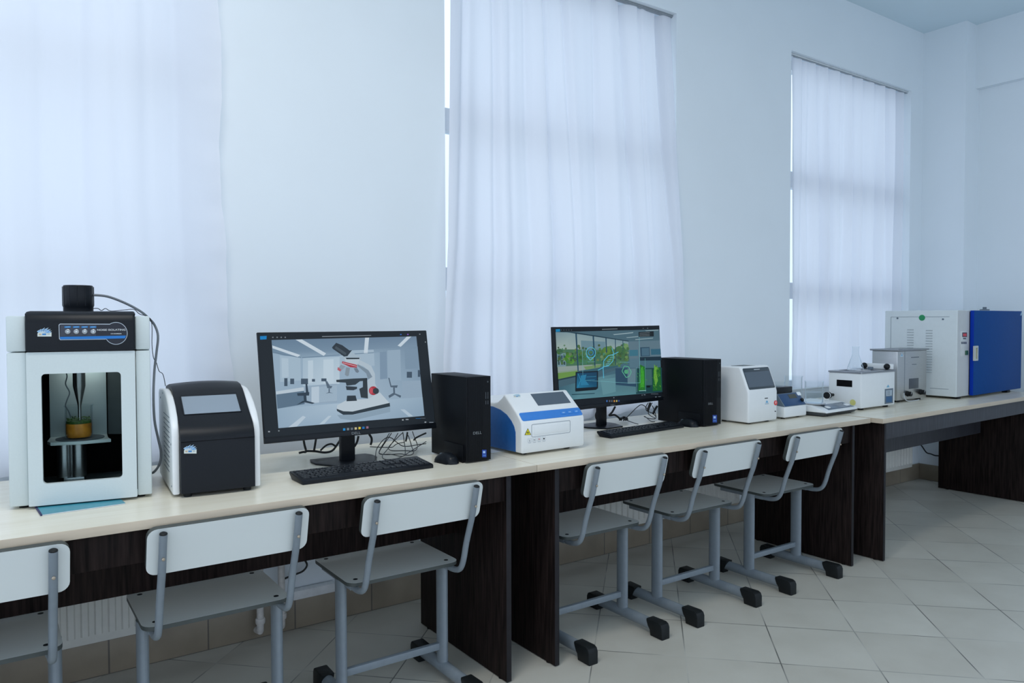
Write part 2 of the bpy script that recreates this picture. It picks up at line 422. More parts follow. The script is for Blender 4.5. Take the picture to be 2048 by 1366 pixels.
# ------------------------------------------------------------------ the room
WY, ZC, TH = 2.988, 3.464, .26
OPEN = [(-.84, .715, .78, 2.96), (1.722, 3.233, .78, 2.985), (4.306, 5.812, .78, 2.995)]
XR, XCOL, YCOL = 6.205, 5.993, 2.676
XL, YB = -2.6, -2.6
w = MB(); x = XL
for a, b, z0, z1 in OPEN:
    w.box(x, a, WY, WY + TH, 0, ZC); w.box(a, b, WY, WY + TH, 0, z0); w.box(a, b, WY, WY + TH, z1, ZC); x = b
w.box(x, XR + .2, WY, WY + TH, 0, ZC)
struct(w.done('wall_back', M_wall))
struct(MB().box(XR, XR + .2, YB, WY, 0, ZC).done('wall_right', M_wall))
struct(MB().box(XCOL, XR, YCOL, WY, 0, ZC).done('column', M_wall))
struct(MB().box(6.147, XR, YB, YCOL, onY(1952.8, 178, 2.676).z, ZC).done('beam', M_wall))
struct(MB().box(XL, XR + .2, YB, WY + TH, -.15, 0).done('floor', M_floor))
struct(MB().box(XL, XR + .2, YB, WY + TH, ZC, ZC + .15).done('ceiling', M_ceil))
struct(MB().box(XL, XCOL, WY - .012, WY, 0, .122, .002).done('baseboard_back', M_base))
struct(MB().box(XCOL - .012, XCOL, YCOL - .012, WY - .012, 0, .122, .002).box(XCOL, XR, YCOL - .012, YCOL, 0, .122, .002).box(XR - .012, XR, YB, YCOL - .012, 0, .122, .002).done('baseboard_right', M_base))
# rough plaster ledge over the tiles
struct(MB().box(XL, XCOL, WY - .006, WY, .122, .132, .002).done('trim_1', M_wall))

for i, (a, b, z0, z1) in enumerate(OPEN):
    f = Fr(((a + b) / 2, WY + .13, z0)); hw, hh = (b - a) / 2, z1 - z0
    r = bpy.data.objects.new('window_%d' % (i + 1), None); C.objects.link(r); r.matrix_world = f.M; ROOTS[r.name] = f; struct(r)
    def outl(q): return [(-hw + q, q), (hw - q, q), (hw - q, hh - q), (-hw + q, hh - q)]
    MB().ring(outl(0), outl(.055), 'y', 0, .06).done('frame', M_frame, r)
    for zt in (1.45 - z0, 2.205 - z0):
        MB().box(-hw + .055, hw - .055, .0, .06, zt - .055, zt + .055, .004).done('transom', M_frame, r)
    for zz0, zz1 in ((.055, 1.395 - z0), (1.505 - z0, 2.15 - z0), (2.26 - z0, hh - .055)):
        MB().box(-hw + .055, hw - .055, .027, .033, zz0, zz1).done('pane', M_pane, r)
    MB().box(-hw, hw, -.13, 0, 0, .012, .003).done('sill', M_frame, r)

# curtains
def lerp(a, b, t): t = max(0, min(1, t)); return a + (b - a) * t
def curtain(label, x0, x1, zt, zb, yf, folds, seed, group, hem=False, pinch=False, creases=(), depth=.03, cw=.011):
    rnd = random.Random(seed); NX, NZ = 240, 90
    ph = [rnd.uniform(0, 6.28) for _ in range(8)]
    bm = bmesh.new(); G = []
    for j in range(NZ + 1):
        t = j / NZ; z = zt + (zb(0) - zt) * t; row = []
        A = .010 + .013 * min(1, t * 3)
        for i in range(NX + 1):
            s = i / NX; zz = zt + (zb(s) - zt) * t
            xx = x0(zz) + (x1(zz) - x0(zz)) * s
            d = s + .012 * math.sin(3.1 * s + 1.7 * t + ph[0]) * t
            k = 2 * PI * folds * d
            y = A * (.85 * math.sin(k + ph[1] + .5 * math.sin(k * .37 + ph[6])) + .22 * math.sin(1.62 * k + ph[2] + .9 * t) + .05 * math.sin(2.7 * k + ph[3] - 1.4 * t))
            if pinch:
                q = math.sin(k + ph[1]); top = max(0, 1 - t * 2.2)
                y = (.030 * (abs(math.sin(k / 2 + ph[1])) ** .55 * 2 - 1.2)) * (.55 + .45 * top) + y * .35 * (1 - top)
            for ci, (ca, cb, c0_, c1_) in enumerate(creases):
                y += depth * lerp(c0_, c1_, t) * math.exp(-((s - ca - (cb - ca) * t - .004 * math.sin(5 * t + ci)) / (cw * (1 + .6 * t))) ** 2)
            y += .004 * math.sin(9 * t + 5 * s + ph[4]) * t + .0012 * math.sin(31 * s + 11 * t + ph[5])
            if hem and s > .93:
                y -= .012 * ((s - .93) / .07) * (1 + .5 * math.sin(60 * t + ph[6]) + .3 * math.sin(133 * t))
                xx += .006 * math.sin(23 * t + ph[7]) * (s - .93) / .07
            if not hem and s < .05:
                y += .008 * math.sin(70 * t + ph[6]) * (1 - s / .05) * max(0, t - .5)
            row.append(bm.verts.new((xx, yf(zz, s) + y, zz)))
        G.append(row)
    for j in range(NZ):
        for i in range(NX): bm.faces.new((G[j][i], G[j + 1][i], G[j + 1][i + 1], G[j][i + 1]))
    me = bpy.data.meshes.new('curtain'); bm.to_mesh(me); bm.free(); me.materials.append(M_curt)
    return tag(link('curtain', me, None, 80), label, 'curtain', group)
curtain('white curtain at the left edge, behind the noise isolating chamber', lambda z: -1.0, lambda z: lerp(.728, .765, (1.7 - z) / .8), 3.1, lambda s: .745,
        lambda z, s: WY - .045, 4.0, 3, 'white curtains over the windows', hem=True, creases=[(.60, .60, .8, .8), (.67, .68, .5, .7), (.745, .74, 1, .5), (.80, .81, .5, .8), (.86, .85, .9, .4), (.91, .915, .6, .6)], depth=.016, cw=.010)
curtain('widest white curtain in view, hanging behind the monitor with the garden lab picture', lambda z: lerp(1.765, 1.676, (2.75 - z) / 1.7), lambda z: lerp(3.222, 3.262, (2.2 - z) / 1.3), 2.969,
        lambda s: .70 + .08 * s, lambda z, s: lerp(WY + .040, WY - .042, (2.9 - z) / 1.3), 6.3, 11, 'white curtains over the windows', creases=[(.06, .03, .8, .7), (.165, .19, 1.1, 1.2), (.23, .25, .3, .3), (.30, .33, .6, .3), (.38, .44, 1.1, 1.0), (.47, .50, 1.2, .6), (.615, .60, .8, .4), (.745, .80, 1.2, 1.0), (.83, .85, .8, .5), (.935, .97, 1.3, .7)], depth=.030, cw=.010)
curtain('pleated white curtain by the corner, behind the steel tank', lambda z: lerp(4.345, 4.36, (2.9 - z) / 2), lambda z: lerp(5.76, 5.745, (2.9 - z) / 1.5), 2.978,
        lambda s: .76, lambda z, s: WY + .035, 10, 5, 'white curtains over the windows', pinch=False, creases=[(.11, .09, 1.2, .9), (.215, .30, 1.2, 1.0), (.315, .37, 1.2, .5), (.42, .43, 1.0, .9), (.53, .56, 1.2, .9), (.63, .60, 1.1, .3), (.735, .74, 1.1, .8), (.84, .90, 1.1, .5), (.945, .95, 1.2, .9)], depth=.032, cw=.014)
for lab, a, b, z, y in (('curtain rail over the left curtain, above the top of the photo', -1.0, .75, 3.115, WY - .05), ('dark curtain rail at the top of the middle window', 1.722, 3.233, 2.974, WY + .04), ('pale curtain rail over the pleated curtain by the corner', 4.306, 5.812, 2.984, WY + .035)):
    if z > 3.1: continue
    f = Fr(((a + b) / 2, y, z)); t = thing('curtain_rail', lab, 'curtain rail', f)
    h = (b - a) / 2
    MB().box(-h, h, -.012, .012, 0, .010, .0015).done('track', M_railw if z > 2.976 else M_rail, t)
    MB().box(-h + .002, h - .002, -.009, .009, -.003, 0).done('runner_channel', M_rail, t)

# radiators, pipes, duct
def radiator(x0, x1, label, z0=.165, z1=.66):
    f = Fr(((x0 + x1) / 2, 2.86, z0)); t = thing('radiator', label, 'radiator', f, 'panel radiators under the windows'); h = (x1 - x0) / 2; H = z1 - z0
    MB().box(-h, h, .035, .05, 0, H, .004).done('rear_panel', M_rad, t)
    m = MB().box(-h, h, .0, .012, 0, H, .004); n = int((x1 - x0) / .04)
    for k in range(n):
        c = -h + (k + .5) * (x1 - x0) / n
        m.prism([(c - .013, 0), (c - .008, -.007), (c + .008, -.007), (c + .013, 0)], 'z', .03, H - .03)
    m.done('front_panel', M_rad, t)
    MB().box(-h, h, 0, .05, H, H + .008, .003).done('top_grille', M_rad, t)
    for sx in (-1, 1):
        MB().box(sx * (h - .12) - .012, sx * (h - .12) + .012, -.0 + .048, WY - 2.862, H * .55, H * .75).done('wall_bracket', M_rad, t)
    return t
radiator(-.62, .80, 'white panel radiator under the left desk, behind the chairs')
radiator(1.72, onY(1477, 1000, 2.87).x, 'white panel radiator under the middle desk')
radiator(4.40, onY(1822, 920, 2.87).x, 'white panel radiator in the corner under the right desk', .15)
for x, lab in ((.852, 'white heating pipe bending into the skirting, left one of the pair'), (.936, 'white heating pipe bending into the skirting, right one of the pair')):
    f = Fr((x, 2.93, 0)); t = thing('heating_pipe', lab, 'pipe', f, 'heating pipes at the end of the radiator')
    MB().tube([(0, 0, .30), (0, 0, .07), (0, .012, .045), (0, .046, .035)], .0135, 14, smooth=4).done('pipe', M_pipe, t)
    MB().lathe([(.017, .075), (.0185, .08), (.0185, .092), (.017, .097)], seg=18).done('collar', M_pipe, t)
    MB().tube([(0, 0, .30), (0, 0, .315), (-.025, -.01, .32)], .0135, 14, smooth=3).done('valve_elbow', M_pipe, t)
tag(MB().box(.99, 1.165, WY - .04, WY - .012, .128, .168, .003).box(.99, 1.163, WY - .046, WY - .04, .142, .166, .001).done('cable_duct', M_duct), 'white plastic cable duct on the wall under the left desk', 'cable duct')

# ------------------------------------------------------------------ desks
def desk(fx, fy, wd, ang, label, dl, dr, dep=.77, board=None):
    board = board or M_dark
    f = Fr((fx, fy, 0), ang); t = thing('desk', label, 'desk', f, 'maple topped desks along the window wall')
    MB().box(0.0015, wd, 0.0008, dep, .7265, .75).done('tabletop', M_top, t)
    MB().box(0, wd, -.0008, .0008, .7262, .7499, .0005).box(0, .0015, 0, dep, .7262, .7499).done('edge_band', M_edge, t)
    for px in (dl, dr):
        p = MB().box(px, px + .019, .036, .66, .003, .7265, .001).done('side_panel', M_dark, t)
        MB().box(px - .0004, px + .0194, .0345, .036, .003, .7262, .0005).done('edge_strip', M_dedge, p)
        for yy in (.08, .60): MB().lathe([(.012, 0), (.012, .003)], (px + .0095, yy, 0), 12).done('foot', M_blackp, p)
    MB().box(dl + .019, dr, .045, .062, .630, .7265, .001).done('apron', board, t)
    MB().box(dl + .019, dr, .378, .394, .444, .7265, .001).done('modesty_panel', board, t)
    return t
desk(-.50, 2.07, 2.051, 0, 'left desk with maple top and dark panels, under the noise chamber and large monitor', .108, 1.9475)
desk(1.5525, 2.07, 2.1125, 0, 'middle desk with maple top and dark panels, three chairs tucked under it', .106, 2.0105)
desk(3.688, 2.018, 2.155, math.radians(1.5), 'right desk with maple top and dark panels, under the blue oven', .085, 2.10, board=mat('wenge_board_sheen', (.040, .042, .052), .5, var=.3, scale=9, stretch=(14, 14, .8)))  # same dark boards; their grazing sheen is put into this lighter grey

# ------------------------------------------------------------------ chairs
def make_chair(x, y, label):
    t = thing('school_chair', label, 'chair', Fr((x, y, 0)), 'white school chairs tucked under the desks')
    def plate(outline, axis, c0, c1): return MB().prism(outline, axis, c0, c1, msides=1)
    seat = plate(rrect(-.20, .20, -.082, .243, .035), 'z', .4205, .432).done('seat', [M_white, M_wedge], t)
    for sx in (-.165, .165):
        for sy in (-.045, .205):
            MB().lathe([(.0075, 0), (.0075, .0006), (.0045, .0006), (.0045, .0012)], (sx, sy, .432), 14).done('rivet', M_blackp, seat)
    # backrest: leans back
    ph = math.radians(14); B = Matrix.Translation((0, -.187, .604)) @ Matrix.Rotation(ph, 4, 'X')
    b = MB().prism(rrect(-.208, .208, 0, .128, .024), 'y', 0, .017, msides=1)
    b.bm.transform(B); b.done('backrest', [M_white, M_wedge], t)
    for sx in (-1, 1):
        X = sx * .173
        bt = MB().tube([(X, .05, .409), (X, -.03, .409), (X, -.085, .410), (X, -.124, .422), (X, -.146, .455), (X, -.166, .52), (X, -.189, .58), (X, -.204, .62), (X, -.2305, .717)], .0100, 12, smooth=4, cap=False).done('back_tube', M_tube, t)
        d = Vector((0, -.2305 + .204, .097)).normalized(); e = Vector((X, -.2305, .717))
        MB().tube([e - d * .004, e + d * .002, e + d * .004], [.0096, .0096, .0068], 14).done('tube_plug', M_blackp, bt)
        MB().lathe([(.0042, -.012), (.0042, -.0155), (.002, -.017)], (X, -.2125, .652), 10, axis='y').done('bolt', M_bolt, bt)
        lg = MB().tube([(X * 1.08, .022, .045), (X * 1.08, .022, .4205)], .0155, 18, flat=(1.9, 1.04), up=(0, 1, 0)).done('leg', M_tube, t)
        MB().box(X - .011, X + .011, -.05, .20, .4, .4205, .003).done('seat_rail', M_tube, t)
        F_ = X * 1.08
        ft = MB().tube([(F_, -.20, .037), (F_, .20, .037)], .0222, 18, flat=(1.0, .92)).done('foot', M_tube, t)
        for sy in (-1, 1):
            y0, y1 = .138 * sy, .224 * sy
            c = MB().prism([(y0, .054), (y0, .062), (.205 * sy, .064), (.218 * sy, .058), (y1, .045), (y1, .0), (.160 * sy, .0), (.156 * sy, .022), (.146 * sy, .034)], 'x', F_ - .023, F_ + .023, .005, seg=2)
            c.done('rubber_cap', M_blackp, ft)
    MB().box(-.173, .173, .013, .031, .098, .122, .002).done('stretcher', M_tube, t)
    MB().box(-.17, .17, .185, .205, .401, .4195, .002).done('cross_rail', M_tube, t)
    return t
chair = make_chair(-.055, 2.262, 'white school chair cut off by the left edge of the photo')
for x, y, lab in ((.527, 2.262, 'white school chair in front of the black and white console with a blank screen'),
                  (1.108, 2.262, 'white school chair in front of the larger keyboard, next to the left desk end panel'),
                  (1.970, 2.262, 'white school chair partly hidden by the left end panel of the middle desk'),
                  (2.548, 2.262, 'white school chair between two others at the middle desk'),
                  (3.172, 2.262, 'white school chair beside the right end panel of the middle desk')):
    c = copy_tree(chair); c.location = (x, y, 0); c['label'] = lab

# ------------------------------------------------------------------ noise isolating chamber
D = .75
f = front((19, 1016), (304.6, 989), .007); Wd = f.w
t = thing('noise_chamber', 'white noise isolating chamber with black hood and glass door, left end of desk', 'lab machine', f)
x0, x1 = .044, .304          # protruding centre part
m = MB()
m.box(0, x0, 0, .33, .008, .418, .004).box(x1, Wd, 0, .33, .008, .418, .004)
m.box(x0, x1, .30, .33, .008, .418).box(x0, x1, 0, .30, .008, .026)
m.done('cabinet', M_cream, t)
m = MB(); m.box(0, x0, .0, .33, .4205, .515, .004).box(x1, Wd, 0, .33, .4205, .515, .004).box(x0, x1, .02, .33, .4205, .515).done('head_cover', M_cream, t)
# door with window
wL, wR, wB, wT = f.L(84, 860, y=-.015).x, f.L(243.5, 860, y=-.015).x, f.L(160, 962.5, y=-.015).z, f.L(160, 746, y=-.015).z
inner = rrect(wL, wR, wB, wT, .010); outer = rrect(x0 + .001, x1 - .001, .008, .4185, .003)
d = MB().ring(outer, inner, 'y', -.015, 0).done('door', M_cream, t)
MB().box(wL - .008, wR + .008, .001, .004, wB - .008, wT + .008).done('door_glass', M_door_glass, d)
# hood
m = MB().prism([(-.019, .4205), (-.019, .495), (-.013, .515), (.002, .527), (.05, .529), (.27, .528), (.27, .516), (.0, .516), (.0, .4205)], 'x', x0, x1, .006, seg=3)
hood = m.done('hood', M_bplast, t)
cx = f.L(156.5, 600, y=.12).x; cr = (f.L(188, 600, y=.12).x - f.L(125, 600, y=.12).x) / 2; ct = f.L(156, 571, y=.12).z
m = MB().lathe([(cr * .97, .529), (cr * .97, .541), (cr, .543), (cr, ct - .006), (cr * .93, ct), (0, ct)], (cx, .12, 0), 40)
for k in range(12):
    a = 2 * PI * k / 12; m.tube([(cx + cr * math.cos(a), .12 + cr * math.sin(a), .545), (cx + cr * math.cos(a), .12 + cr * math.sin(a), ct - .004)], .0009, 6)
m.done('transducer_cap', M_bgloss, t)
# control panel on the hood face
hf = Fr(None, M=f.M @ Matrix.Translation((0, -.0193, 0)))
cpx = lambda u, v: (20 + u / 6.827, 580 + v / 6.827)
p = Print(hf, cpx)
N_ = (20, 24, 38); Lc = (176, 186, 196); Bl = (16, 112, 190)
circ = [(1447 + 150 * math.cos(a), 592 + 150 * math.sin(a)) for a in np.linspace(math.radians(-124), math.radians(143), 40)]
body = [(683, 462)] + [(1365, 466)] + circ + [(1310, 668), (690, 678), (676, 664), (670, 480)]
p.poly([(683, 460), (1365, 462)] + [(1447 + 158 * math.cos(a), 592 + 154 * math.sin(a)) for a in np.linspace(math.radians(-124), math.radians(150), 40)] + [(1305, 676), (686, 684), (670, 668), (664, 476)], Lc, 1)
p.poly([(688, 470), (1370, 472)] + [(1447 + 150 * math.cos(a), 592 + 146 * math.sin(a)) for a in np.linspace(math.radians(-122), math.radians(148), 40)] + [(1312, 666), (692, 674), (680, 660), (674, 482)], N_, 2)
p.poly([(690, 478), (1180, 480), (1175, 625), (690, 632)], (52, 56, 70), 3)
p.poly([(682, 640), (1585, 622), (1570, 660), (1312, 666), (690, 673)], Bl, 4)
for bx in (790, 907, 1022, 1138):
    p.poly([(bx - 46, 496), (bx + 40, 494), (bx + 40, 514), (bx - 46, 517)], (24, 120, 190), 4)
    p.poly([(bx - 30, 502), (bx + 26, 501), (bx + 26, 508), (bx - 30, 509)], (120, 180, 220), 5)
p.done('control_panel', hood)
for k, bx in enumerate((790, 907, 1022, 1138)):
    q = hf.L(*cpx(bx, 568), y=0); r = .0066
    b = MB().lathe([(r, -.001), (r, -.0035), (r * .8, -.0045), (0, -.0045)], (q.x, 0, q.z), 20, axis='y')
    bo = b.done('button', mat('silver_button', (.34, .36, .38), .35, metal=.6), t, hf)
    s_ = Print(Fr(None, M=hf.M @ Matrix.Translation((0, -.0046, 0))))
    for tri in ([[(-.003, .0012), (.003, .0012), (0, -.002)], [(-.003, -.0012), (.003, -.0012), (0, .002)], [(-.003, -.0), (.003, 0), (0, .003)], [(-.001, -.0025), (.001, -.0025), (.001, .0025), (-.001, .0025)]][k],):
        s_.poly([(q.x + a, q.z + b_) for a, b_ in tri], (232, 238, 240), 1, raw=True)
    s_.done('button_symbol', t)
M_txt = mat('pale_print', (.55, .58, .60), .5); M_txtd = mat('grey_print', (.22, .24, .25), .5)
q = hf.L(*cpx(1385, 545), y=0); lettering('NOISE ISOLATING', hf, q.x, q.z, .0072, M_txt, t, bold=.0001, off=.0019, width=hf.L(*cpx(1580, 545), y=0).x - hf.L(*cpx(1192, 545), y=0).x)
q = hf.L(*cpx(1450, 597), y=0); lettering('CHAMBER', hf, q.x, q.z, .0045, M_txt, t, bold=.00006, off=.0019, width=hf.L(*cpx(1525, 597), y=0).x - hf.L(*cpx(1375, 597), y=0).x)
emblem(hf, 89, 663, 28, t, h=20)
# inside: lining, stage, lift, horn
MB().box(x0, x0 + .004, .004, .30, .026, .416).box(x0, x1, .29, .30, .026, .416).box(x1 - .004, x1, .004, .29, .026, .17).done('lining', M_soot, t)
MB().box(x1 - .006, x1 - .0045, .03, .285, .172, .416, .001).done('side_lining', M_mid, t)
MB().box(x0, x1, .004, .29, .412, .418).done('inner_ceiling', M_mid, t)
MB().box(x0 + .005, x1 - .005, .006, .285, .026, .031).done('chamber_floor', mat('grey_floor_plate', (.30, .33, .33), .35), t)
xq = f.L(213.5, 800, y=.2).x
MB().prism([(xq + .002, .16), (x1 - .008, .155), (x1 - .008, .41), (xq + .002, .41)], 'y', .208, .212).done('back_lining', mat('grey_felt', (.10, .115, .12), .8), t)
xl, xr = f.L(99, 800, y=.2).x, f.L(213, 800, y=.2).x
zs = f.L(160, 889, y=.075).z
st = MB().box(xl, xr, .20, .204, zs - .002, .405, .001).prism([(xl, .2), (xr, .2), (xr + .006, .12), (f.L(222, 887, y=.085).x, .085), ((xl + xr) / 2 + .01, .072), (f.L(101, 893, y=.085).x, .085), (xl, .12)], 'z', zs, zs + .009, .001).done('stage', M_cream, t)
dc = f.L(160, 878, z=zs + .009); dr_ = .062
MB().lathe([(dr_, zs + .009), (dr_, zs + .0115), (0, zs + .0115)], (dc.x, .137, 0), 40).done('stage_mat', M_disc, st)
m = MB()
for cxp, rr in ((128, .018), (157, .021)):
    c = f.L(cxp, 925, y=.15); m.lathe([(rr, .052), (rr, zs)], (c.x, .15, 0), 24)
m.done('lift_column', M_steel, t)
a_, b_ = f.L(127, 950, y=.125).x, f.L(169, 950, y=.125).x
MB().box(a_, b_, .122, .19, .031, .052, .002).done('lift_base', M_steel, t)
hx = f.L(158.5, 780, y=.137).x
MB().lathe([(.0165, .42), (.0165, f.L(158, 772, y=.137).z), (.0062, f.L(158, 806, y=.137).z), (.0046, f.L(158, 812, y=.137).z), (.0042, f.L(158, 842, y=.137).z), (0, f.L(158, 843, y=.137).z)], (hx, .137, 0), 28).done('ultrasonic_horn', mat('polished_steel', (.52, .50, .50), .2, metal=1, var=.05), t)
MB().tube([f.L(u_, v_, y=.12) for u_, v_ in ((128, 735), (134, 752), (131, 768), (139, 785), (134, 800), (131, 812), (137, 822), (142, 836))], .0017, 7, smooth=5).done('temperature_probe', M_gcable, t)
for fx_, fy_ in ((.03, .03), (Wd - .03, .03), (.03, .29), (Wd - .03, .29)):
    MB().lathe([(.012, 0), (.014, .008)], (fx_, fy_, 0), 16).done('foot', M_blackp, t)
MB().tube([f.L(u_, v_, y=y_) for u_, v_, y_ in ((186, 590, .12), (215, 593, .13), (250, 606, .15), (280, 622, .17), (297, 636, .2), (309, 650, .22), (316, 672, .22), (313, 705, .22), (309, 740, .22), (307, 790, .17), (309, 840, .13), (316, 876, .12), (322, 905, .12), (319, 928, .12), (308, 944, .13), (300, 946, .16))], .0036, 9, smooth=5).done('transducer_cable', M_gcable, t)
MB().tube([f.L(u_, v_, y=y_) for u_, v_, y_ in ((187, 617, .13), (196, 617, .13), (203, 621, .13), (211, 617, .13), (222, 622, .14), (248, 620, .15), (268, 619, .16), (279, 628, .18), (302, 640, .2), (304, 690, .24), (307, 715, .25), (313, 726, .25), (318, 742, .25), (326, 749, .25), (331, 772, .25))], .0011, 6, smooth=5).done('sensor_wire', M_cable, t)
CH_FR, CH_ZS = f, zs
# booklet under it
P4 = [onZ(82, 1031, .7515), onZ(250, 1007.5, .7515)]; bx = (P4[1] - P4[0]); L_ = bx.length
bf = Fr((P4[0].x, P4[0].y, .7502), math.atan2(bx.y, bx.x))
bk = thing('booklet', 'teal covered booklet lying under the noise chamber', 'booklet', bf)
MB().box(0, L_, 0, .235, 0.0003, .003).done('pages', M_page, bk)
MB().box(0, L_ + .001, -.0008, .236, .003, .0037).done('cover', M_booklet, bk)
MB().box(-.0012, .003, -.0008, .236, 0, .0042, .0005).done('spine', M_navy, bk)

# beaker in the chamber
def beaker(fr, r, h, name_parts, label, fill=None, fillmat=None, seg=40, thick=.0016, group=None, spout=.4):
    t = thing('beaker', label, 'beaker', fr, group)
    prof = [(0, 0), (r * .93, 0), (r * .985, .003), (r, .009), (r, h * .96), (r * 1.07, h), (r * 1.05, h + .0008), (r - thick, h * .955), (r - thick, .009), (r * .9, .0025), (0, .0025)]
    if seg < 0: prof = prof[:6]
    MB().lathe(prof, seg=seg, spout=(spout, h * .97, r * .10)).done('glass', M_glass, t)
    if fill:
        ri = r - thick - .0007
        MB().lathe([(0, .003), (ri * .93, .003), (ri, .009), (ri, fill), (0, fill)], seg=seg).done('liquid', fillmat, t)
    return t
bw = CH_FR.M @ Vector((dc.x - .003, .137, zs + .0117))
bf = Fr(bw, 0); br = (CH_FR.L(187, 850, y=.137).x - CH_FR.L(130, 850, y=.137).x) / 2
top = CH_FR.L(158, 810.5, y=.137).z - zs - .0117; fl = CH_FR.L(158, 846, y=.137).z - zs - .0117
b = beaker(bf, br, top, None, 'glass beaker of amber tea with green leaves inside the noise chamber', fl, M_tea)
m = MB()
for k in range(90):
    a = random.uniform(0, 2 * PI); r_ = (br - .004) * math.sqrt(random.random()); z = fl + random.uniform(-.002, .016); q = Vector((r_ * math.cos(a), r_ * math.sin(a), z))
    e1 = Vector((random.uniform(-1, 1), random.uniform(-1, 1), random.uniform(-.5, .5))).normalized(); e2 = e1.orthogonal().normalized()
    l_, w_ = random.uniform(.004, .008), random.uniform(.002, .004)
    if (q + e1 * l_).xy.length > br - .003 or (q - e1 * l_).xy.length > br - .003: e1 = Vector((-math.sin(a), math.cos(a), .2)).normalized(); e2 = Vector((0, 0, 1)); l_ *= .5; w_ *= .7
    v_ = [m.bm.verts.new(q + e1 * l_ * i + e2 * w_ * j) for i, j in ((-1, 0), (-.2, .9), (1, 0), (-.2, -.9))]; m.bm.faces.new(v_)
m.lathe([(br - .0035, fl + .0002), (br - .0035, fl + .007), (0, fl + .008)], seg=30)
lv = m.done('tea_leaves', M_herb, b); lv['kind'] = 'stuff'

# ------------------------------------------------------------------ black and white console
f = front((345, 991), (522, 971.5), .007); Wd = f.w
t = thing('ultrasonic_console', 'black and white console with a blank sloping screen beside the noise chamber', 'lab machine', f)
side = [(0, .008), (0, .175), (.012, .20), (.04, .227), (.08, .253), (.13, .276), (.18, .289), (.23, .292), (.34, .285), (.35, .27), (.35, .008)]
for a_, b_ in ((0, .021), (Wd - .021, Wd)):
    MB().prism(side, 'x', a_, b_, .006, seg=3).done('side_cheek', M_wplast, t)
bodyp = [(-.020, .012), (-.020, .160), (-.012, .183), (.006, .200), (.150, .288), (.19, .301), (.24, .305), (.335, .292), (.34, .28), (.34, .012)]
m = MB(); NX = 12; rows = []
for i in range(NX + 1):
    s_ = i / NX; xx = .0205 + (Wd - .041) * s_; k = 1 - (2 * s_ - 1) ** 2
    rows.append([m.bm.verts.new((xx, y_ - .004 * k * (y_ < -.0), z_ + (.006 * k if z_ > .29 else 0))) for y_, z_ in bodyp])
n = len(bodyp)
for A, B in zip(rows, rows[1:]):
    for i in range(n): m.bm.faces.new((A[i], A[(i + 1) % n], B[(i + 1) % n], B[i]))
m.bm.faces.new(rows[0]); m.bm.faces.new(rows[-1][::-1]); bmesh.ops.recalc_face_normals(m.bm, faces=m.bm.faces)
body = m.done('body', M_bplast, t, sharp=50)
MB().box(.022, Wd - .022, -.0245, -.018, .1585, .1597).done('seam', M_soot, t)
sf = f.sub(.006, .200, .150, .288)
q = [sf.L(u_, v_, y=0) for u_, v_ in ((361, 793.5), (470.5, 788.5), (482.5, 822), (370.5, 830))]
sx0, sx1 = (q[0].x + q[3].x) / 2, (q[1].x + q[2].x) / 2; sz0, sz1 = (q[2].z + q[3].z) / 2, (q[0].z + q[1].z) / 2
MB().ring(rrect(sx0 - .004, sx1 + .004, sz0 - .003, sz1 + .008, .003), rrect(sx0, sx1, sz0, sz1, .001), 'y', -.0015, .001).done('bezel', M_bgloss, t, sf)
MB().box(sx0, sx1, -.0006, .001, sz0, sz1).done('screen', M_scr, t, sf)
emblem(Fr(None, M=f.M @ Matrix.Translation((0, -.0245, 0))), 380.5, 897, 25, t, h=20)
lf = f.left(-.0004); m = MB()
for k in range(12):
    z_ = .062 + k * .0145; m.box(.05 + max(0, 5 - k) * .003, .20, -.0003, .0003, z_, z_ + .0022)
m.done('vent_slots', M_grey, t, lf)
m = MB()
for y_, z_ in ((.017, .03), (.017, .15), (.22, .28), (.29, .26)): m.lathe([(.003, -.0005), (.003, .001)], (y_, 0, z_), 10, axis='y')
m.done('screws', M_grey, t, lf)
for fx_, fy_ in ((.04, .0), (Wd - .04, .0), (.04, .31), (Wd - .04, .31)): MB().lathe([(.011, 0), (.012, .0125)], (fx_, fy_, 0), 16).done('foot', M_blackp, t)

# ------------------------------------------------------------------ monitors
def monitor(xc, yc, zc, yaw, tilt, W, H, stem, label, draw, name_px, chin):
    f = Fr((stem[0], stem[1], .75), yaw); t = thing('computer_monitor', label, 'monitor', f, 'computer monitors on the desks')
    pf = Fr(None, M=Matrix.Translation((xc, yc, zc)) @ Matrix.Rotation(yaw, 4, 'Z') @ Matrix.Rotation(-tilt, 4, 'X'))
    MB().box(-W / 2, W / 2, 0, .011, -H / 2, H / 2, .002).box(-W * .32, W * .32, .011, .036, -H * .36, H * .25, .008).done('housing', M_bgloss, t, pf)
    MB().box(-W / 2, W / 2, -.0065, 0, -H / 2, -H / 2 + chin, .002).done('chin', M_bgloss, t, pf)
    df = Fr(None, M=pf.M @ Matrix.Translation((0, -.0002, 0)))
    draw(df, t)
    q = df.L(*name_px, y=-.0065); lettering('DELL', df, q.x, q.z, .0125, M_txtd, t, name='brand_lettering', off=.0072, sx=1.2)
    # stem and base, in the thing's own frame
    hz = zc - .75
    MB().prism([(-.026, .006), (.026, .006), (.026, hz + .02), (-.026, hz + .02)], 'y', -.012, .012, .003).done('stem', M_bgloss, t)
    MB().box(-.03, .03, -.03, .0, hz - .05, hz + .05, .004).done('head_bracket', M_bgloss, t)
    return t, f

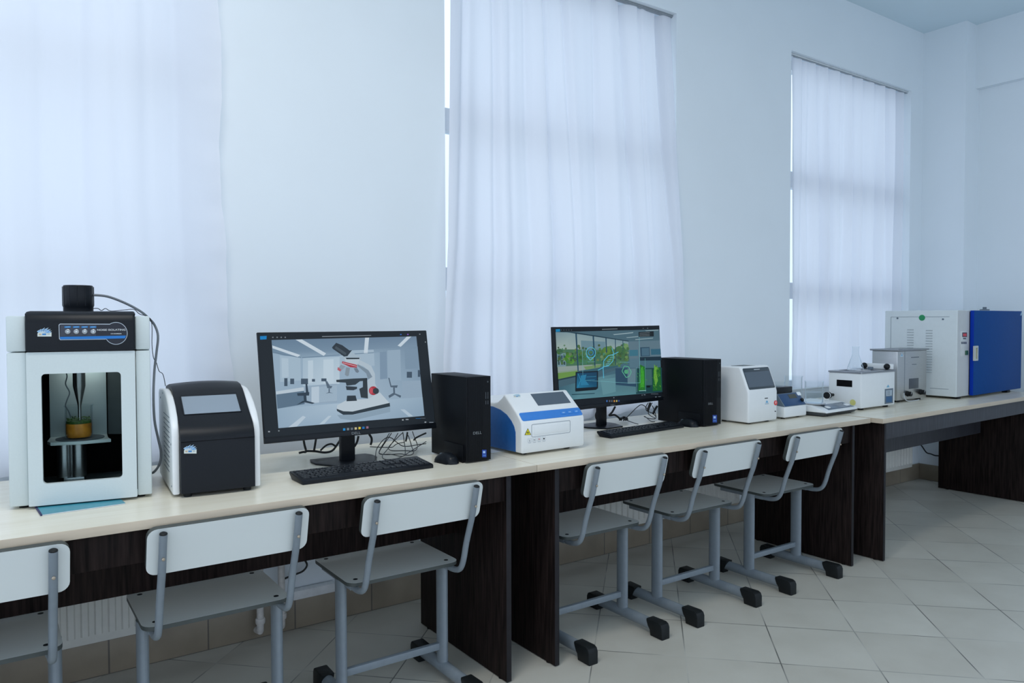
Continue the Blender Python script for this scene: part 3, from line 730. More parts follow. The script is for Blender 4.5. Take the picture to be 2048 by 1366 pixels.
def draw_one(df, t):
    px = lambda u, v: (520 + u / 5.851, 665 + v / 5.85); p = Print(df, px)
    A = p.poly
    A([(-28, 12), (1942, -24), (2052, 1090), (62, 1235)], (27, 34, 41), 0)
    A([(135, 88), (1828, 45), (1922, 975), (215, 1120)], (152, 176, 197), 1)
    A([(135, 88), (1828, 45), (1843, 190), (1330, 240), (800, 275), (380, 300), (148, 235)], [(104, 130, 154), (110, 134, 158), (128, 152, 174), (134, 158, 180), (142, 166, 187), (136, 161, 182), (116, 142, 165)], 2)
    A([(1335, 195), (1843, 165), (1900, 760), (1345, 780)], [(146, 170, 190), (118, 142, 165), (140, 164, 185), (158, 180, 199)], 2)
    A([(1490, 210), (1640, 200), (1650, 560), (1500, 560)], (150, 173, 193), 3)
    A([(500, 300), (930, 285), (930, 600), (500, 625)], [(166, 189, 207), (178, 200, 216), (190, 209, 223), (174, 196, 213)], 3)
    A([(230, 270), (470, 285), (480, 560), (235, 580)], (165, 188, 206), 3)
    A([(930, 215), (1330, 200), (1340, 390), (930, 400)], (164, 186, 204), 3)
    for q in ([(415, 85), (490, 82), (772, 245), (745, 275)], [(142, 152), (145, 185), (440, 288), (472, 265)], [(1228, 62), (1275, 60), (1258, 245), (1213, 245)], [(1715, 50), (1770, 48), (1645, 168), (1608, 155)]): A(q, (202, 217, 229), 4)
    A([(185, 690), (510, 640), (515, 682), (188, 726)], (188, 204, 217), 4); A([(190, 726), (515, 682), (522, 838), (203, 892)], (92, 116, 138), 4)
    A([(520, 640), (720, 610), (900, 600), (900, 820), (520, 838)], (150, 172, 192), 4)
    A([(600, 640), (690, 630), (690, 820), (600, 826)], (186, 204, 219), 5)
    A([(1660, 570), (1878, 560), (1900, 760), (1665, 770)], (148, 170, 190), 4)
    A([(203, 893), (880, 832), (1900, 756), (1922, 975), (1060, 1048), (215, 1120)], [(150, 175, 196), (172, 194, 212), (152, 176, 196), (138, 163, 185), (158, 182, 203), (146, 171, 193)], 5)
    A([(330, 1110), (500, 975), (535, 990), (430, 1100)], (186, 204, 219), 6); A([(690, 1075), (800, 975), (835, 975), (750, 1068)], (184, 203, 218), 6); A([(1640, 900), (1690, 900), (1790, 980), (1740, 985)], (178, 198, 214), 6)
    for q in ((282, 535, 320, 628), (352, 540, 398, 605), (478, 540, 560, 606), (606, 545, 642, 576), (716, 538, 776, 572), (1716, 460, 1776, 530), (1845, 440, 1872, 520)): p.rect(*q, (66, 84, 102), 5)
    for q in ([(430, 712), (575, 698), (572, 738), (440, 742)], [(508, 740), (540, 738), (545, 805), (512, 805)], [(425, 848), (500, 800), (550, 800), (640, 826), (610, 836), (520, 818)], [(530, 600), (550, 600), (565, 700), (535, 705)]): A(q, (46, 62, 78), 6)
    for q in ([(762, 572), (785, 570), (815, 625), (845, 628), (830, 655), (785, 652)], [(800, 655), (815, 655), (815, 700), (800, 700)], [(765, 715), (805, 698), (855, 712), (810, 708)]): A(q, (88, 106, 124), 6)
    for q in ([(1498, 530), (1512, 532), (1535, 622), (1610, 618), (1600, 648), (1525, 640)], [(1555, 645), (1575, 645), (1578, 710), (1558, 710)], [(1500, 740), (1560, 705), (1650, 740), (1640, 765), (1575, 728), (1510, 768)]): A(q, (82, 100, 118), 6)
    for q, c_ in (([(560, 330), (620, 326), (620, 590), (560, 596)], (190, 209, 223)), ([(740, 318), (860, 312), (860, 590), (740, 596)], (192, 211, 225)), ([(690, 640), (900, 615), (900, 800), (690, 815)], (164, 186, 204)), ([(250, 300), (330, 304), (335, 520), (256, 530)], (178, 199, 215)), ([(1400, 230), (1480, 222), (1490, 540), (1404, 548)], (126, 150, 173)), ([(1690, 200), (1840, 190), (1850, 420), (1700, 430)], (126, 150, 172))): A(q, c_, 4)
    for q in ([(150, 225), (480, 290), (480, 300), (150, 240)], [(490, 290), (1330, 232), (1330, 240), (490, 300)]): A(q, (108, 133, 156), 4)
    A([(900, 965), (1080, 966), (1520, 870), (1522, 930), (1090, 1030), (940, 1010)], (140, 163, 182), 6)
    # the microscope in the picture
    W_ = (186, 201, 213)
    A([(1020, 225), (1075, 235), (1190, 300), (1150, 330), (960, 300), (985, 280)], (166, 185, 200), 7)
    A([(1125, 310), (1180, 330), (1300, 392), (1342, 485), (1345, 600), (1400, 720), (1480, 790), (1260, 805), (1255, 560), (1310, 520), (1275, 450), (1200, 392), (1130, 372)], (178, 195, 208), 7)
    A([(1140, 372), (1262, 440), (1312, 520), (1262, 548), (1240, 480), (1135, 390)], (124, 143, 159), 8)
    A([(985, 302), (1170, 300), (1150, 350), (1128, 392), (1000, 350)], (184, 200, 212), 8)
    A([(998, 297), (1160, 297), (1160, 312), (1010, 314)], (28, 38, 46), 9)
    A([(840, 175), (888, 122), (960, 150), (1045, 212), (1075, 206), (1020, 278), (980, 283), (848, 192)], (46, 56, 66), 8)
    A([(870, 185), (885, 160), (1010, 245), (995, 270)], (70, 82, 92), 9)
    A([(958, 338), (1132, 380), (1130, 414), (1055, 408), (955, 360)], (168, 58, 72), 9); A([(965, 352), (1128, 394), (1128, 400), (966, 358)], (220, 190, 195), 10)
    A([(945, 378), (1000, 396), (940, 456), (903, 430)], (142, 157, 170), 8); A([(908, 405), (948, 436), (936, 458), (902, 438)], (180, 96, 106), 9)
    A([(1005, 408), (1050, 416), (1036, 505), (1016, 514), (990, 495)], (132, 147, 160), 8); A([(1093, 420), (1130, 414), (1157, 455), (1142, 474), (1118, 466)], (112, 127, 142), 8)
    A([(888, 555), (1090, 540), (1252, 533), (1252, 562), (1165, 572), (1112, 612), (1010, 624), (1000, 588), (892, 582)], (50, 61, 70), 9)
    A([(1000, 628), (1132, 636), (1132, 660), (1090, 677), (1010, 674)], (48, 58, 68), 9)
    A([(1200, 545), (1250, 540), (1260, 772), (1178, 762), (1165, 692), (1158, 660), (1200, 640)], (46, 56, 64), 9)
    A([(900, 852), (1010, 792), (1262, 778), (1400, 702), (1512, 826), (1240, 888), (1080, 928), (975, 925), (895, 893)], (190, 205, 216), 8)
    A([(893, 893), (972, 922), (1080, 926), (1245, 886), (1514, 824), (1519, 866), (1080, 962), (970, 964), (897, 918)], (44, 57, 67), 9)
    A([(1015, 740), (1115, 738), (1131, 800), (1008, 806)], (44, 55, 65), 10)
    p.disc(1322, 682, 52, (168, 54, 67), 9); p.disc(1352, 686, 36, (48, 58, 66), 10); p.disc(1298, 682, 20, (196, 80, 92), 10, ry=36)
    # the desktop around it
    A([(0, 43), (78, 40), (76, 80), (2, 84)], (18, 128, 196), 1)
    for ux in (150, 200, 248, 295): p.rect(ux - 8, 50, ux + 8, 64, (118, 128, 136), 1)
    A([(725, 44), (1300, 30), (1301, 37), (726, 52)], (136, 146, 154), 1)
    for (ux, vy), col in zip(((985, 1135), (1030, 1131), (1075, 1128), (1120, 1124), (1165, 1119), (1210, 1116), (1256, 1112)), ((30, 140, 210), (120, 130, 138), (100, 112, 122), (200, 190, 150), (215, 195, 70), (30, 110, 180), (150, 110, 130))): p.rect(ux - 13, vy - 14, ux + 13, vy + 14, col, 1)
    for q, col in (((95, 1152, 116, 1168), (150, 158, 166)), ((212, 1143, 228, 1158), (130, 140, 148)), ((1640, 18, 1656, 30), (50, 110, 200)), ((1722, 16, 1738, 30), (130, 90, 190)), ((1862, 14, 1876, 26), (130, 140, 150)), ((1930, 105, 1940, 118), (150, 160, 166)), ((1662, 1016, 1680, 1030), (170, 178, 184)), ((1704, 1012, 1738, 1024), (150, 160, 168)), ((1822, 1003, 1880, 1007), (30, 120, 190)), ((1880, 1001, 1935, 1004), (120, 130, 140)), ((1980, 1047, 2030, 1056), (120, 130, 140)), ((1925, 1042, 1945, 1056), (150, 160, 168))): p.rect(*q, col, 1)
    p.done('screen', t, M_screen)

def draw_two(df, t):
    px = lambda u, v: (1100 + u / 7.804, 645 + v / 7.804); p = Print(df, px); A = p.poly
    A([(72, 84), (1706, 46), (1755, 1195), (120, 1370)], (14, 20, 28), 0)
    A([(85, 150), (1702, 108), (1745, 1085), (150, 1222)], (68, 104, 120), 1)
    A([(200, 147), (1702, 108), (1712, 292), (1222, 290)], (72, 102, 116), 2)
    for q in ([(980, 185), (1300, 150), (1290, 166), (1000, 196)], [(1185, 232), (1375, 214), (1375, 226), (1200, 240)], [(1325, 262), (1610, 238), (1600, 250), (1335, 272)], [(1480, 128), (1690, 112), (1690, 124), (1500, 136)]): A(q, (146, 170, 178), 3)
    A([(87, 150), (385, 160), (1222, 292), (1222, 440), (100, 440)], [(118, 142, 152), (132, 156, 163), (118, 146, 156), (150, 170, 166), (160, 178, 172)], 2)
    A([(480, 280), (860, 300), (860, 430), (485, 440)], (104, 136, 148), 3)
    A([(102, 420), (1222, 420), (1222, 600), (1050, 680), (430, 700), (110, 700)], (70, 112, 84), 3)
    A([(104, 480), (242, 478), (248, 690), (112, 692)], (112, 142, 152), 4)
    for a_ in (118, 168, 205): p.rect(a_, 515, a_ + 26, 570, (50, 78, 92), 5); p.rect(a_ + 3, 610, a_ + 29, 660, (44, 72, 70), 5)
    rl = random.Random(4)
    for k in range(190):
        ux, vy = rl.uniform(115, 1215), rl.gauss(520, 75)
        if vy > 690 or vy < 345: continue
        g_ = rl.uniform(.7, 1.25); p.disc(ux, vy, rl.uniform(10, 26), (int((58 + 34 * rl.random()) * g_), int(112 * g_), int((52 + 40 * rl.random()) * g_)), 6 if k % 2 else 7, 7)
    for ux, vy, r_, col in ((300, 560, 78, (66, 124, 40)), (290, 520, 45, (96, 152, 52)), (330, 600, 50, (90, 145, 60)), (145, 455, 48, (58, 98, 66)), (480, 560, 62, (58, 112, 62)), (900, 480, 110, (70, 112, 56)), (880, 440, 60, (96, 134, 60)), (1090, 470, 105, (66, 108, 66)), (1160, 560, 70, (70, 110, 80)), (780, 560, 90, (60, 108, 84)), (560, 600, 60, (66, 118, 92)), (1180, 370, 42, (112, 148, 96))): p.disc(ux, vy, r_, col, 6, 14)
    A([(112, 690), (800, 650), (520, 745), (118, 790)], (140, 156, 152), 7)
    A([(118, 765), (440, 735), (390, 830), (124, 892)], (104, 146, 70), 7); A([(520, 690), (800, 655), (770, 700), (560, 740)], (110, 145, 95), 8)
    for q in ([(388, 160), (412, 162), (442, 755), (424, 760)], [(657, 205), (680, 208), (706, 705), (688, 710)], [(858, 238), (876, 240), (884, 470), (868, 472)], [(1008, 262), (1020, 264), (1026, 660), (1014, 660)], [(1126, 282), (1136, 284), (1140, 420), (1130, 420)]): A(q, (34, 70, 92), 8)
    A([(250, 148), (400, 156), (1222, 286), (1218, 298), (392, 174)], (30, 56, 70), 9)
    A([(122, 885), (400, 825), (400, 850), (126, 908)], (36, 60, 72), 8); A([(126, 908), (400, 850), (1052, 690), (1052, 730), (730, 850), (140, 1010)], (66, 96, 110), 8)
    A([(440, 755), (1050, 670), (1050, 695), (760, 760), (480, 800)], (52, 92, 106), 8)
    A([(1222, 296), (1712, 280), (1732, 560), (1232, 566)], (92, 118, 132), 4)
    A([(1404, 388), (1550, 384), (1556, 524), (1412, 530)], (42, 72, 94), 5); A([(1425, 402), (1540, 398), (1546, 515), (1430, 520)], (70, 104, 124), 6)
    A([(1236, 430), (1370, 425), (1372, 520), (1238, 525)], (58, 112, 132), 5); A([(1570, 415), (1722, 410), (1728, 500), (1575, 505)], (48, 96, 118), 5)
    A([(1390, 540), (1730, 530), (1734, 590), (1395, 596)], (26, 48, 62), 6); A([(1236, 566), (1400, 560), (1400, 720), (1236, 720)], (84, 116, 132), 5)
    A([(140, 1010), (720, 862), (1015, 800), (1022, 975), (1332, 1002), (1342, 1118), (400, 1200), (150, 1222)], [(58, 96, 112), (92, 138, 148), (84, 124, 136), (76, 118, 132), (80, 120, 130), (84, 132, 142), (86, 134, 146), (60, 104, 122)], 8)
    A([(780, 890), (1010, 860), (1020, 1080), (820, 1130)], (96, 142, 152), 9)
    A([(1014, 714), (1336, 712), (1334, 1002), (1020, 972)], (42, 72, 96), 9); A([(1200, 720), (1332, 716), (1330, 955), (1204, 955)], (96, 126, 138), 10)
    A([(1330, 715), (1738, 705), (1746, 1084), (1336, 1112)], (26, 66, 72), 9)
    for q, col in (([(1392, 655), (1472, 690), (1478, 1062), (1368, 1064)], (34, 112, 44)), ([(1600, 740), (1716, 690), (1736, 1060), (1596, 1072)], (30, 96, 46))): A(q, col, 10)
    for q, col in (([(1412, 700), (1430, 690), (1456, 760), (1462, 1010), (1400, 1010)], (58, 156, 48)), ([(1618, 650), (1640, 690), (1668, 680), (1650, 780), (1676, 900), (1640, 1000), (1612, 860)], (104, 164, 62)), ([(1500, 985), (1556, 985), (1556, 1015), (1500, 1015)], (12, 22, 26)), ([(1480, 730), (1580, 728), (1586, 975), (1486, 980)], (60, 100, 100))): A(q, col, 11)
    A([(392, 772), (742, 754), (742, 1028), (386, 1062)], (14, 28, 40), 10); A([(412, 790), (724, 774), (722, 1004), (406, 1024)], [(20, 70, 104), (22, 60, 88), (18, 80, 112), (34, 120, 158)], 11); A([(470, 830), (560, 812), (540, 900), (600, 975), (470, 980)], (40, 122, 160), 12); p.line([(430, 800), (470, 900), (430, 1000)], 9, (50, 140, 176), 12); p.line([(560, 850), (712, 840)], 6, (60, 140, 170), 12); p.line([(560, 900), (690, 892)], 6, (50, 126, 160), 12)
    A([(384, 1036), (742, 1024), (706, 1052), (388, 1078)], (12, 22, 30), 12); A([(330, 1118), (690, 1100), (690, 1112), (335, 1132)], (30, 66, 80), 10)
    for k in range(110):
        x_ = rl.choice((1425, 1655)); ux, vy = rl.gauss(x_, 26), rl.uniform(680, 1050); g_ = rl.uniform(.6, 1.3); a_ = rl.uniform(0, PI); dx_, dy_ = 15 * math.cos(a_), 26 * math.sin(a_) + 6
        A([(ux, vy), (ux + dx_ + 4, vy - dy_ * .5), (ux + dx_ * 1.6, vy - dy_), (ux + dx_ - 5, vy - dy_ * .5)], (int(70 * g_ + 20 * (x_ > 1500)), int(146 * g_), int(50 * g_)), 12 if k % 2 else 13)
    Cy = (86, 182, 214)
    p.loop(630, 470, 72, 9, Cy, 10, ry=82); p.loop(630, 470, 40, 10, (50, 140, 200), 10); p.line([(560, 520), (625, 590), (700, 515)], 10, Cy, 10)
    p.line([(740, 745), (830, 700), (830, 600), (900, 520), (980, 500), (1060, 460)], 11, Cy, 10); p.line([(830, 870), (820, 690), (900, 680), (975, 600), (985, 480), (960, 400)], 10, Cy, 10)
    for k in range(6): p.line([(840 + k * 22, 690 - k * 36), (905 + k * 16, 660 - k * 30)], 7, (110, 196, 216), 10)
    p.line([(1115, 760), (1150, 680), (1215, 690), (1260, 770), (1230, 840), (1180, 860), (1115, 760)], 9, (96, 186, 150), 11); p.disc(1182, 768, 34, (80, 160, 120), 11)
    for q in ([(495, 420), (505, 860), (540, 902), (1200, 944)], [(1385, 225), (1397, 940), (1200, 946)], [(1080, 618), (1230, 622)], [(580, 614), (690, 612)]): p.line(q, 5, (112, 176, 186), 11)
    p.line([(1340, 700), (1346, 1090)], 6, (110, 160, 165), 12); p.line([(1475, 560), (1482, 1080)], 6, (90, 150, 150), 12); p.line([(1380, 1066), (1490, 1062)], 10, (140, 190, 190), 12)
    A([(1374, 150), (1612, 136), (1614, 216), (1380, 226)], (16, 26, 32), 9)
    for vy in (162, 186, 206): A([(1388, vy + 4), (1548, vy - 6), (1548, vy), (1388, vy + 10)], (120, 132, 138), 10)
    A([(88, 106), (155, 101), (158, 142), (90, 148)], (18, 128, 180), 1)
    for ux in (176, 216, 254, 293, 335): p.rect(ux - 7, 112, ux + 7, 126, (70, 84, 94), 1)
    A([(812, 102), (1052, 94), (1052, 104), (812, 112)], (120, 132, 138), 1)
    for ux, col in ((888, (60, 110, 180)), (930, (100, 100, 110)), (965, (90, 100, 110)), (1003, (200, 140, 70)), (1040, (200, 190, 110)), (1074, (60, 90, 170))): p.rect(ux - 10, 1212, ux + 10, 1240, col, 1)
    for q in ((1430, 1126, 1445, 1140), (1462, 1122, 1490, 1134), (1575, 1112, 1690, 1118), (1640, 1156, 1665, 1168), (1690, 1155, 1730, 1162), (1448, 86, 1460, 98), (1516, 84, 1530, 96), (988, 1165, 1004, 1182)): p.rect(*q, (104, 118, 128), 1)
    p.done('screen', t, M_screen)

s1 = onZ(697, 921, .756)
mon, mf = monitor(1.039, 2.46, 1.034, math.radians(-.55), math.radians(11.0), .625, .365, (s1.x, s1.y + .012), 'black monitor showing a microscope, on the left desk', draw_one, (712, 866.5), .020)
s2 = onZ(1206, 851, .756)
mon2, mf2 = monitor(2.340, 2.552, 1.0405, math.radians(6.87), math.radians(3.2), .742, .364, (s2.x, s2.y + .012), 'black monitor showing a lab with garden windows, on the middle desk', draw_two, (1226, 810.5), .017)
for f_, t_, pts in ((mf, mon, [(622, 922), (656, 938), (778, 921), (752, 907), (690, 908)]), (mf2, mon2, [(1163, 853), (1195, 863), (1272, 857), (1240, 840), (1178, 843)])):
    q = [f_.L(*a_, z=.006) for a_ in pts]; h = max(abs(q[0].x), abs(q[2].x))
    MB().prism([(-h, .045), (-h * .98, .0), (-h * .55, -.085), (h * .55, -.085), (h * .98, .0), (h, .045), (h * .9, .085), (-h * .9, .085)], 'z', 0, .007, .0018).done('base_plate', M_bgloss, t_)

# ------------------------------------------------------------------ keyboards
def keyboard(a, b, back, label):
    f = front(a, b, .001); wd = f.w; dep = f.L(*back, z=.022).y
    t = thing('keyboard', label, 'keyboard', f, 'black keyboards on the desks')
    MB().prism([(0, .001), (0, .011), (.006, .014), (dep - .004, .024), (dep, .022), (dep, .016), (dep * .8, .001)], 'x', 0, wd, .0015).done('case', M_bplast, t)
    s = f.sub(.006, .0142, dep - .004, .0242); ln = math.hypot(dep - .01, .010)
    u_ = (wd - .014) / 22.6; rows = 6; hgt = (ln - .012) / 6.35; m = MB()
    def key(cx, cr, w_=1.0, h_=1.0):
        x_0, x_1 = .007 + cx * u_ + .0008, .007 + (cx + w_) * u_ - .0008
        z_0 = .005 + cr * hgt + (.35 * hgt if cr >= 5 else 0); z_1 = z_0 + hgt * h_ - .0016; e = .0014
        m.hexa([(x_0, .0002, z_0), (x_1, .0002, z_0), (x_1, .0002, z_1), (x_0, .0002, z_1), (x_0 + e, -.0032, z_0 + e), (x_1 - e, -.0032, z_0 + e), (x_1 - e, -.0032, z_1 - e * 1.4), (x_0 + e, -.0032, z_1 - e * 1.4)])
        if w_ < 2.3:
            xm = x_0 + (x_1 - x_0) * .28; zm = z_1 - hgt * .42
            v_ = [m.bm.verts.new(q_) for q_ in ((xm, -.0034, zm), (xm + .0028, -.0034, zm), (xm + .0028, -.0034, zm + .003), (xm, -.0034, zm + .003))]; m.bm.faces.new(v_).material_index = 1
    for k, w_ in enumerate((1.25, 1.25, 1.25, 6.25, 1.25, 1.25, 1.25, 1.25)): key(sum((1.25, 1.25, 1.25, 6.25, 1.25, 1.25, 1.25, 1.25)[:k]), 0, w_)
    for r_, lead in ((1, 2.25), (2, 1.75), (3, 1.5), (4, 1.0)):
        key(0, r_, lead); n_ = int(15 - lead - (2 if r_ in (1, 2, 4) else 1.5))
        for k in range(n_): key(lead + k, r_)
        key(lead + n_, r_, 15 - lead - n_)
    key(0, 5)
    for g_, s0 in enumerate((1.8, 6.4, 11.0)):
        for k in range(4): key(s0 + k, 5)
    for k in range(3):
        key(15.2 + k, 0); key(15.2 + k, 3); key(15.2 + k, 4); key(15.2 + k, 5)
    key(16.2, 1)
    for r_ in range(5):
        for k in range(4):
            if (r_ == 0 and k == 1): continue
            key(18.5 + k, r_, 2 if (r_ == 0 and k == 0) else 1)
    m.done('keys', [M_bgloss, M_txtd], t, s)
    for sx_ in (.03, wd - .05): MB().box(sx_, sx_ + .02, dep - .02, dep - .012, 0, .017).done('foot', M_blackp, t)
    return t
keyboard((605, 970), (867, 935.5), (582, 943), 'black keyboard lying in front of the microscope screen')
keyboard((1222, 877), (1368, 855), (1184.5, 864), 'black keyboard in front of the monitor with garden windows')

# ------------------------------------------------------------------ mice
def mouse(p, yaw, label):
    f = Fr((p.x, p.y, .75), yaw); t = thing('mouse', label, 'mouse', f, 'black mice on the desks'); m = MB(); rings = []; n = 20
    for i in range(13):
        s = i / 12; y_ = -.056 + .112 * s; e = max(.0, 1 - abs(2 * s - 1) ** 2.6) ** .5; wv = .030 * e * (.92 + .12 * math.cos(2 * PI * s)); hv = (.014 + .022 * math.sin(PI * min(1, .12 + s * .85)) ** .9) * e ** .6
        rings.append([m.bm.verts.new((wv * math.copysign(abs(math.cos(a)) ** .75, math.cos(a)), y_, .001 + max(0, hv * math.sin(a)) if a <= PI else .001)) for a in [2 * PI * k / n for k in range(n)]])
    for A, B in zip(rings, rings[1:]):
        for k in range(n): m.bm.faces.new((A[k], A[(k + 1) % n], B[(k + 1) % n], B[k]))
    bmesh.ops.recalc_face_normals(m.bm, faces=m.bm.faces)
    m.done('body', M_bgloss, t, sharp=60)
    MB().lathe([(.008, -.0035), (.0085, 0), (.008, .0035)], (0, .030, .0225), 18, axis='x').done('scroll_wheel', M_grey, t)
    MB().box(-.0295, .0295, -.036, .036, .0, .0022, .001).done('skid_plate', M_blackp, t)
    return t
mouse(onZ(893, 921, .757), math.radians(8), 'black mouse beside the left computer tower')
mouse(onZ(1376, 849.5, .757), math.radians(10), 'black mouse in front of the right computer tower')

# ------------------------------------------------------------------ computer towers
def tower(a, b, top, dep, yaw, label, text_px, stick_px, pins):
    f = front(a, b, .004); wd = f.w; f = Fr(f.M.translation + Vector((.004, 0, 0)), math.radians(yaw)); h = f.L(*top, y=0).z; t = thing('computer_tower', label, 'computer', f, 'black computer towers on the desks')
    MB().box(0, wd, .012, dep, .005, h, .0015).done('case', M_pc, t)
    m = MB().box(0, wd, .0015, .012, .005, h, .001); n = 16
    for k in range(n):
        c_ = .006 + (wd - .04) * (k + .5) / n; m.box(c_ - .0018, c_ + .0018, -.0012, .0016, .01, h - .006, .0006)
    m.box(wd - .034, wd - .004, -.0012, .0016, h * .42, h - .006).done('front_grille', M_pc, t)
    m = MB(); q = f.L(*pins[0], y=0); m.lathe([(.003, -.0016), (.003, -.0008)], (wd - .014, 0, h - .02), 14, axis='y')
    for zz in (h * .80, h * .765, h * .70):
        m.box(wd - .024, wd - .0215, -.0017, -.0012, zz - .009, zz + .004); m.box(wd - .015, wd - .0125, -.0017, -.0012, zz - .009, zz + .004)
    m.done('ports', mat('dull_ports', (.05, .06, .07), .4), t)
    q = f.L(*text_px, y=-.0012); lettering('DELL', f, q.x, q.z, .0135, M_txtd, t, name='brand_lettering', off=.0016, sx=1.2)
    p = Print(Fr(None, M=f.M @ Matrix.Translation((0, -.0012, 0)))); u_, v_ = stick_px
    p.rect(u_ - 4.3, v_ - 7.5, u_ + 4.3, v_ + 7.5, (16, 60, 150), 1); p.rect(u_ - 2.6, v_ - 5, u_ + 1.8, v_ - .6, (170, 200, 235), 2); p.rect(u_ - 3, v_ + 2.5, u_ + 3, v_ + 5, (70, 120, 190), 2); p.done('badge', t)
    st = MB().prism([(.02, 0), (.02, .062), (.15, .062), (.15, 0)], 'x', -.004, -.0005, .001).box(-.012, -.0005, .08, .14, 0, .004, .001).done('stand_bracket', M_pc, t)
    MB().prism([(.02, 0), (.02, .062), (.15, .062), (.15, 0)], 'x', wd + .0005, wd + .004, .001).done('stand_bracket', M_pc, t)
    return t
tower((931.4, 925.7), (977.1, 918.5), (932, 754.5), .25, .3, 'black computer tower right of the microscope screen', (954.5, 866), (968.5, 907), [(970, 758)])
tower((1407, 853), (1434.6, 847.5), (1409, 719.8), .28, 3.0, 'black computer tower next to the white analyser with a grey screen', (1421, 807.5), (1429.5, 837.5), [(1430, 725)])

# ------------------------------------------------------------------ plate reader
f = front((1043.5, 909), (1169, 891.5), .008); wd = f.w
t = thing('plate_reader', 'white and blue microplate reader with a biohazard triangle on its front', 'lab machine', f)
prof = [(.004, .010), (0, .018), (0, .118), (.004, .128), (.030, .157), (.103, .219), (.110, .220), (.125, .206), (.150, .190), (.175, .1845), (.40, .1845), (.41, .17), (.41, .010)]
MB().prism(prof, 'x', 0, wd, .007, seg=3).done('shell', M_wplast, t)
sb = [(.036, .0125), (.036, .085), (.045, .107), (.062, .126), (.09, .146), (.13, .161), (.18, .169), (.39, .169), (.39, .0125)]
MB().prism(sb, 'x', -.0022, .001, .001).done('side_panel', M_blue, t)
MB().prism(sb, 'x', wd - .001, wd + .0022, .001).done('side_panel', M_blue, t)
s1_ = f.sub(.004, .128, .030, .157)
ln = math.hypot(.026, .029)
MB().prism(rrect(.008, wd - .004, .001, ln - .001, .008), 'y', -.0016, .001, .0006).done('button_strip', M_bluel, t, s1_)
for ux in (1124, 1137, 1151):
    q = s1_.L(ux, 820, y=-.0016); bo = MB().prism(rrect(q.x - .014, q.x + .014, ln * .32, ln * .72, .004), 'y', -.0026, -.0014, .0005).done('button', M_bluel, t, s1_)
    MB().box(q.x - .006, q.x + .006, -.0029, -.0026, ln * .47, ln * .57).done('button_mark', mat('pale_blue_print', (.25, .45, .75), .5), bo if False else t, s1_)
s2_ = f.sub(.030, .157, .103, .219)
q = [s2_.L(u_, v_, y=0) for u_, v_ in ((1057.5, 787.5), (1122, 782.5), (1145, 805.5), (1079, 811))]
xa, xb, za, zb_ = (q[0].x + q[3].x) / 2, (q[1].x + q[2].x) / 2, (q[2].z + q[3].z) / 2, (q[0].z + q[1].z) / 2
zb_ = min(zb_, .090)
MB().box(xa, xb, -.0008, .001, za, zb_).done('screen', M_scrm, t, s2_)
emblem(s2_, 1034, 791, 14, t, h=8, pale=True)
q = [f.L(u_, v_, y=0) for u_, v_ in ((1065, 848), (1140, 841), (1141, 865.5), (1063, 874))]
xa, xb, za, zb_ = q[3].x, (q[1].x + q[2].x) / 2, (q[2].z + q[3].z) / 2, (q[0].z + q[1].z) / 2
MB().ring(rrect(xa, xb, za, zb_, .006), rrect(xa + .0015, xb - .0015, za + .0012, zb_ - .0015, .005), 'y', -.0004, .001).done('door_groove', M_grey, t)
MB().prism(rrect(xa + .010, xb - .008, za + .008, zb_ - .008, .004), 'y', -.0012, .001, .0006).done('tray_door', M_wplast, t)
p = Print(Fr(None, M=f.M @ Matrix.Translation((0, -.0003, 0))), lambda u, v: (960 + u / 9.105, 770 + v / 9.105))
p.poly([(870, 785), (932, 908), (810, 914)], (70, 66, 20), 1); p.poly([(870, 802), (918, 902), (824, 907)], (226, 214, 30), 2)
for a in (90, 210, 330): p.disc(870 + 17 * math.cos(math.radians(a - 0)), 868 - 15 * math.sin(math.radians(a)), 13, (50, 46, 16), 3, 12); p.disc(870 + 22 * math.cos(math.radians(a)), 868 - 20 * math.sin(math.radians(a)), 8, (226, 214, 30), 4, 10)
for k, (ux, col) in enumerate(((903, (120, 130, 140)), (990, (90, 96, 104)), (1077, (190, 60, 60)), (1163, (20, 24, 30)))):
    vy = 1012 - k * 11
    p.line([(ux - 30, vy - 36), (ux + 30, vy - 41), (ux + 30, vy + 28), (ux - 30, vy + 34), (ux - 30, vy - 36)], 4, (186, 196, 202), 1)
    if k == 3: p.disc(ux, vy - 2, 15, col, 2, 8)
    elif k == 1: p.rect(ux - 16, vy - 6, ux + 16, vy + 4, col, 2)
    elif k == 2: p.disc(ux, vy - 4, 9, col, 2, 8); p.loop(ux, vy - 4, 18, 3, (205, 150, 150), 2, n=12)
    else: p.line([(ux, vy - 20), (ux, vy + 16)], 6, col, 2); p.line([(ux - 8, vy + 4), (ux, vy + 16), (ux + 8, vy + 4)], 4, col, 2)
    p.line([(ux - 24, vy + 46), (ux + 26, vy + 42)], 5, (150, 160, 168), 1)
p.done('front_symbols', t)
for fx_, fy_ in ((.04, .04), (wd - .06, .04), (.04, .36), (wd - .06, .36)): MB().lathe([(.012, 0), (.013, .0105)], (fx_, fy_, 0), 16).done('foot', M_blackp, t)
pp = onZ(976, 900, .751)
tag(MB().box(1.555, 1.75, 2.36, 2.58, .7503, .7512).done('paper_sheet', M_page), 'white paper sheet tucked under the plate reader', 'paper')

